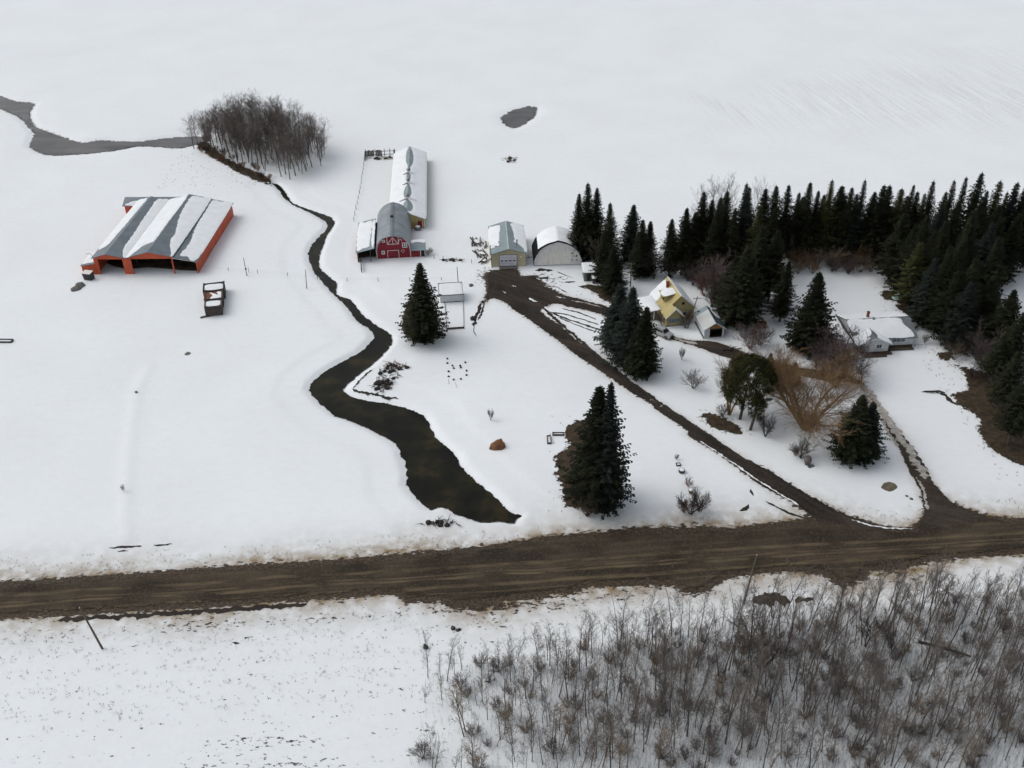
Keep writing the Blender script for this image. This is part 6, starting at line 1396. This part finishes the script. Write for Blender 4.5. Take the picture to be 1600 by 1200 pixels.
# willows and single trees round the houses
bare(WIL[0], G(1257, 670), 12.0, 'large golden orange willow with splayed stems on the lawn', 'golden_willow', 'willow', None, 1.3)
bare(WIL[0], G(1222, 612), 7.0, 'golden willow brush behind the olive pine along the lane', 'golden_willow', 'willow', None, 1.1)
bare(WIL[0], G(1306, 604), 6.5, 'golden willow brush at the lane bend before the bungalow', 'golden_willow', 'willow', None, 1.15)
bare(WIL[1], G(1139, 648), 11.0, 'tan golden willow with pale trunk beside the olive pine', 'tan_willow', 'willow', None, .85)
bare(WIL[0], G(1338, 690), 7.5, 'orange willow brush leaning against the forked spruce', 'willow_brush', 'willow', None, .8)
for px, py, h, m, w, lb in [(1083, 606, 3.6, SHB['twig_grey'][0], 1.0, 'round bare grey shrub alone on the lawn'), (1065, 562, 2.6, SHB['twig_grey'][1], .5, 'tiny thin bare tree above the round grey shrub'), (1196, 682, 4.4, SHB['twig_dark'][0], .7, 'dark bare shrub left of the golden willow'),
        (1251, 715, 3.6, SHB['twig_dark'][1], 1.0, 'dark spreading shrub behind the garden ornament'), (1243, 712, 2.0, SHB['twig_rust'][0], .9, 'low russet shrub tight behind the garden ornament'), (1080, 802, 3.8, SHB['twig_dark'][0], 1.0, 'dark bare shrub clump nearest the gravel road'), (1093, 798, 3.9, SHB['twig_brown'][0], .8, 'brown upright shrub at right of roadside clump'),
        (1068, 800, 2.2, SHB['twig_rust'][1], 1.1, 'russet low shrub at left of roadside clump'), (1075, 760, 1.6, SHB['twig_rust'][0], 1.0, 'round dry bush above the pale pot'), (917, 806, 4.2, SHB['twig_brown'][1], .8, 'brown brushy shrub at foot of the roadside spruces'), (930, 803, 3.4, SHB['twig_mauve'][0], .8, 'mauve shrub at foot of right roadside spruce'),
        (1172, 545, 4.8, SHB['twig_mauve'][0], 1.25, 'broad mauve shrub right of the white garage'), (1187, 538, 4.0, SHB['twig_mauve'][1], 1.2, 'second mauve shrub in front of the rusty crate'), (1099, 462, 5.2, SHB['twig_rust'][0], .7, 'tall russet shrub behind the yellow house'), (1112, 480, 3.8, SHB['twig_mauve'][1], .9, 'grey mauve shrub above the garage roof'),
        (1034, 508, 2.6, SHB['twig_mauve'][0], .9, 'dark bush against the west wall of yellow house'), (1071, 513, 3.0, SHB['twig_mauve'][1], .8, 'dark bush at front right corner of yellow house'), (1077, 505, 2.8, SHB['twig_rust'][1], .7, 'russet bush under leaning pole at yellow house'), (767, 657, 2.3, SHB['twig_dark'][1], .45, 'tiny lone bare bush above the brown boulder'),
        (669, 398, 1.6, SHB['twig_grey'][0], 1.3, 'low grey bush beside the red barn annex'), (1265, 402, 6.5, SHB['twig_gold'][0], .7, 'golden bush beneath the shelterbelt, left one'), (1245, 414, 4.5, SHB['twig_gold'][1], .9, 'low golden bush at left foot of the shelterbelt'), (1350, 412, 5.6, SHB['twig_gold'][1], .9, 'golden bush beneath the shelterbelt, middle one'),
        (1375, 408, 6.0, SHB['twig_gold'][0], .8, 'golden bush beneath the shelterbelt, right one'), (1300, 424, 3.2, SHB['twig_mauve'][0], 1.2, 'mauve undergrowth bush at edge of bungalow back lawn, left'), (1325, 428, 3.4, SHB['twig_mauve'][1], 1.2, 'mauve undergrowth bush at edge of bungalow back lawn, right'), (1210, 492, 3.6, SHB['twig_brown'][0], .9, 'brown bush beside slim trunk above the rusty crate'),
        (1445, 536, 2.0, SHB['twig_grey'][1], .7, 'small grey bush at right end of the bungalow'), (1500, 545, 5.0, SHB['twig_mauve'][0], 1.0, 'large mauve bush in front of the east spruce block'), (1478, 545, 3.6, SHB['twig_dark'][0], 1.0, 'dark bush in front of the east spruce block'), (1545, 585, 4.5, SHB['twig_dark'][1], .9, 'dark bush at top of the brown grass strip'),
        (1345, 552, 2.0, SHB['twig_dark'][1], 1.2, 'dark clipped bush at bungalow front step'), (1216, 592, 3.8, SHB['twig_gold'][0], 1.0, 'golden brush beside the small lane firs'), (1057, 718, 1.0, SHB['twig_dark'][0], .8, 'tiny spiky plant above the square garden frame'), (193, 768, 1.3, SHB['twig_grey'][0], .5, 'tiny weed clump alone on the lower west field'), (1130, 652, 2.4, SHB['twig_dark'][0], 1.1, 'dark low brush left of the tan willow trunk'), (1262, 660, 2.0, SHB['twig_gold'][1], 1.4, 'golden grass shoots around the big willow foot')]:
    bare(m, G(px, py), h, lb, 'bare_shrub', 'shrub', None, w)
for px, py, h, m, w, lb in [(1022, 436, 8.0, BTR[0], .8, 'dark bare tree with leaning trunk left of grove behind house'), (1072, 435, 6.5, BTR[1], .9, 'bare tangled tree at foot of the grove spruces'), (1115, 470, 9.0, BTR[2], .8, 'tall mauve bare tree behind the garage'), (1130, 455, 9.0, BTR[3], .8, 'second tall mauve bare tree behind the garage'),
        (1300, 582, 7.0, BTR[2], 1.1, 'grey mauve bare tree in front of bungalow garage wing'), (1325, 590, 6.5, BTR[3], 1.1, 'grey mauve bare tree at the bungalow lane corner'), (1345, 600, 5.5, BTR[0], 1.0, 'dark bare tree at the bend of the house lane'), (1275, 575, 5.5, BTR[1], 1.0, 'dark bare tree under the broad bungalow spruce'), (1312, 566, 7.5, BTR[3], 1.2, 'wide mauve bare tree against the bungalow garage wing'), (1288, 592, 6.0, BTR[2], 1.2, 'mauve bare tree behind the large golden willow'),
        (933, 412, 8.0, BTR[3], .9, 'grey bare tree behind the arch shed eave'), (918, 404, 8.5, BTR[2], .8, 'grey bare tree touching the arch shed roof'), (1492, 530, 8.0, BTR[2], .9, 'mauve bare tree before the east spruce block'), (1535, 570, 7.5, BTR[3], .9, 'mauve bare tree below the east spruce block'), (1575, 640, 7.0, BTR[0], .9, 'dark bare tree on the brown grass strip')]:
    bare(m, G(px, py), h, lb, 'bare_tree', 'tree', None, w)
for tx, ty, by, lb in [(1083, 305, 420, 'pale bare poplar behind the grove, leftmost'), (1118, 300, 416, 'pale bare poplar behind the grove, second from left'), (1147, 296, 414, 'pale bare poplar behind the grove, third from left'), (1181, 300, 412, 'pale bare poplar behind the grove, rightmost')]:
    b, h = from_tip(tx, ty, by); bare(random.choice(ASP), b, h, lb, 'poplar_tree', 'poplar', None, .9)
for p in scatter([(1085,424),(1240,402),(1260,405),(1230,425),(1180,440),(1110,440)], 16, 2.5, 12):
    bare(random.choice(SAP), p, random.uniform(6, 10), 'thin bare understorey tree beneath the shelterbelt spruces', 'understorey_tree', 'tree', 'understorey trees beneath the shelterbelt')

for i, p in enumerate(scatter([(1240,398),(1290,396),(1345,398),(1402,400),(1405,414),(1340,430),(1290,428),(1245,428)], 26, 2.0, 31)):
    bare(random.choice(SHB['twig_gold'] + SHB['twig_brown'] + SHB['twig_tawny']), p, random.uniform(2.6, 5.0), 'tawny brush bush along the back edge of the bungalow lawn', 'lawn_edge_bush', 'shrub', 'brush along the bungalow back lawn', random.uniform(.8, 1.2))
for i, p in enumerate(scatter([(1470,528),(1530,535),(1600,565),(1610,660),(1560,640),(1530,600),(1490,562)], 20, 2.2, 32)):
    bare(random.choice(SHB['twig_dark'] + SHB['twig_mauve'] + SHB['twig_brown']), p, random.uniform(2.0, 4.0), 'dark tangled bush at the foot of the east spruce block', 'east_edge_bush', 'shrub', 'bushes at the foot of the east spruces', random.uniform(.8, 1.2))
for i, p in enumerate(scatter([(1020,428),(1060,436),(1125,440),(1165,470),(1130,485),(1105,462),(1070,440)], 16, 2.4, 33)):
    bare(random.choice(BTR[2:] + SHB['twig_mauve'] + SHB['twig_dark']), p, random.uniform(3.0, 6.0), 'grey mauve brush tree in the tangle behind yellow house', 'tangle_tree', 'tree', 'brush trees behind the yellow house', random.uniform(.8, 1.1))
# the tangle of shoots and suckers between the saplings: nobody could count it
def shoots():
    rng = random.Random(51); b = MB(); poly = GP(THICK); xs = [p.x for p in poly]; ys = [p.y for p in poly]; k = 0
    while k < 14000:
        x, y = rng.uniform(min(xs), max(xs)), rng.uniform(min(ys), max(ys))
        if not inside((x, y), poly): continue
        if rng.random() > (.12 + .88 * float(sstep(660, 1000, P(x, y, 0)[0]))) * (.35 + .65 * (.5 + .5 * fnoise(x, y, .22))): continue
        k += 1; z = float(base_h(np.array([x]), np.array([y]))[0]) - .3; h = rng.uniform(.8, 2.8); lx, ly = rng.gauss(0, .18) * h, rng.gauss(0, .18) * h; a = rng.uniform(0, 3.14); e = Vector((math.cos(a), math.sin(a), 0)) * .014
        p = Vector((x, y, z)); m_ = p + Vector((lx * .4, ly * .4, h * .55 + .3)); q = p + Vector((lx, ly, h + .3)); b.add([p - e, p + e, m_ + e * .8, m_ - e * .8, q], [(0, 1, 2, 3), (3, 2, 4)])
        for j in range(4):
            s = rng.uniform(.35, .9); c = p.lerp(q, s); g = rng.uniform(0, 6.28); l = rng.uniform(.25, .6); d = Vector((math.cos(g) * l * .6, math.sin(g) * l * .6, l * .7)); b.add([c - e * .7, c + e * .7, c + d], [(0, 1, 2)])
    o = b.build('thicket_shoots', 'twig_pale'); tag(o, 'fine tangle of thin shoots filling the roadside thicket', 'undergrowth', None, 'stuff')
shoots()
# dry weed stems poking through the snow along the verges: uncountable
def weeds():
    rng = random.Random(21); b = MB(); k = 0
    while k < 2600:
        x = rng.uniform(-85, 85); s = rng.random(); rv_ = rng.uniform(-24, -5) if s < .72 else rng.uniform(6, 11)
        c, sn = math.cos(ROAD_ANG), math.sin(ROAD_ANG); X_, Y_ = -78.1 + (x + 78.1) * c - rv_ * sn, 110.7 + (x + 78.1) * sn + rv_ * c
        if math.sin(x * .5 + rv_) + math.sin(rv_ * 1.7) < rng.uniform(-1.4, 1.2): continue
        k += 1; z = -0.05 + float(base_h(np.array([X_]), np.array([Y_]))[0]) - .25 * math.exp(-((abs(rv_ - .8) - 9.5) / 2.2) ** 2)
        for j in range(4):
            a = rng.uniform(0, 6.28); h = rng.uniform(.15, .5); l = rng.uniform(.05, .25); p = Vector((X_ + rng.uniform(-.15, .15), Y_ + rng.uniform(-.15, .15), z)); d = Vector((math.cos(a), math.sin(a), 0)); e = Vector((-d.y, d.x, 0)) * .025
            b.add([p - e, p + e, p + d * l + Vector((0, 0, h))], [(0, 1, 2)])
    o = b.build('verge_weeds', 'grass_stem'); tag(o, 'dry weed stems poking through snow along the road verges', 'weeds', None, 'stuff')
weeds()
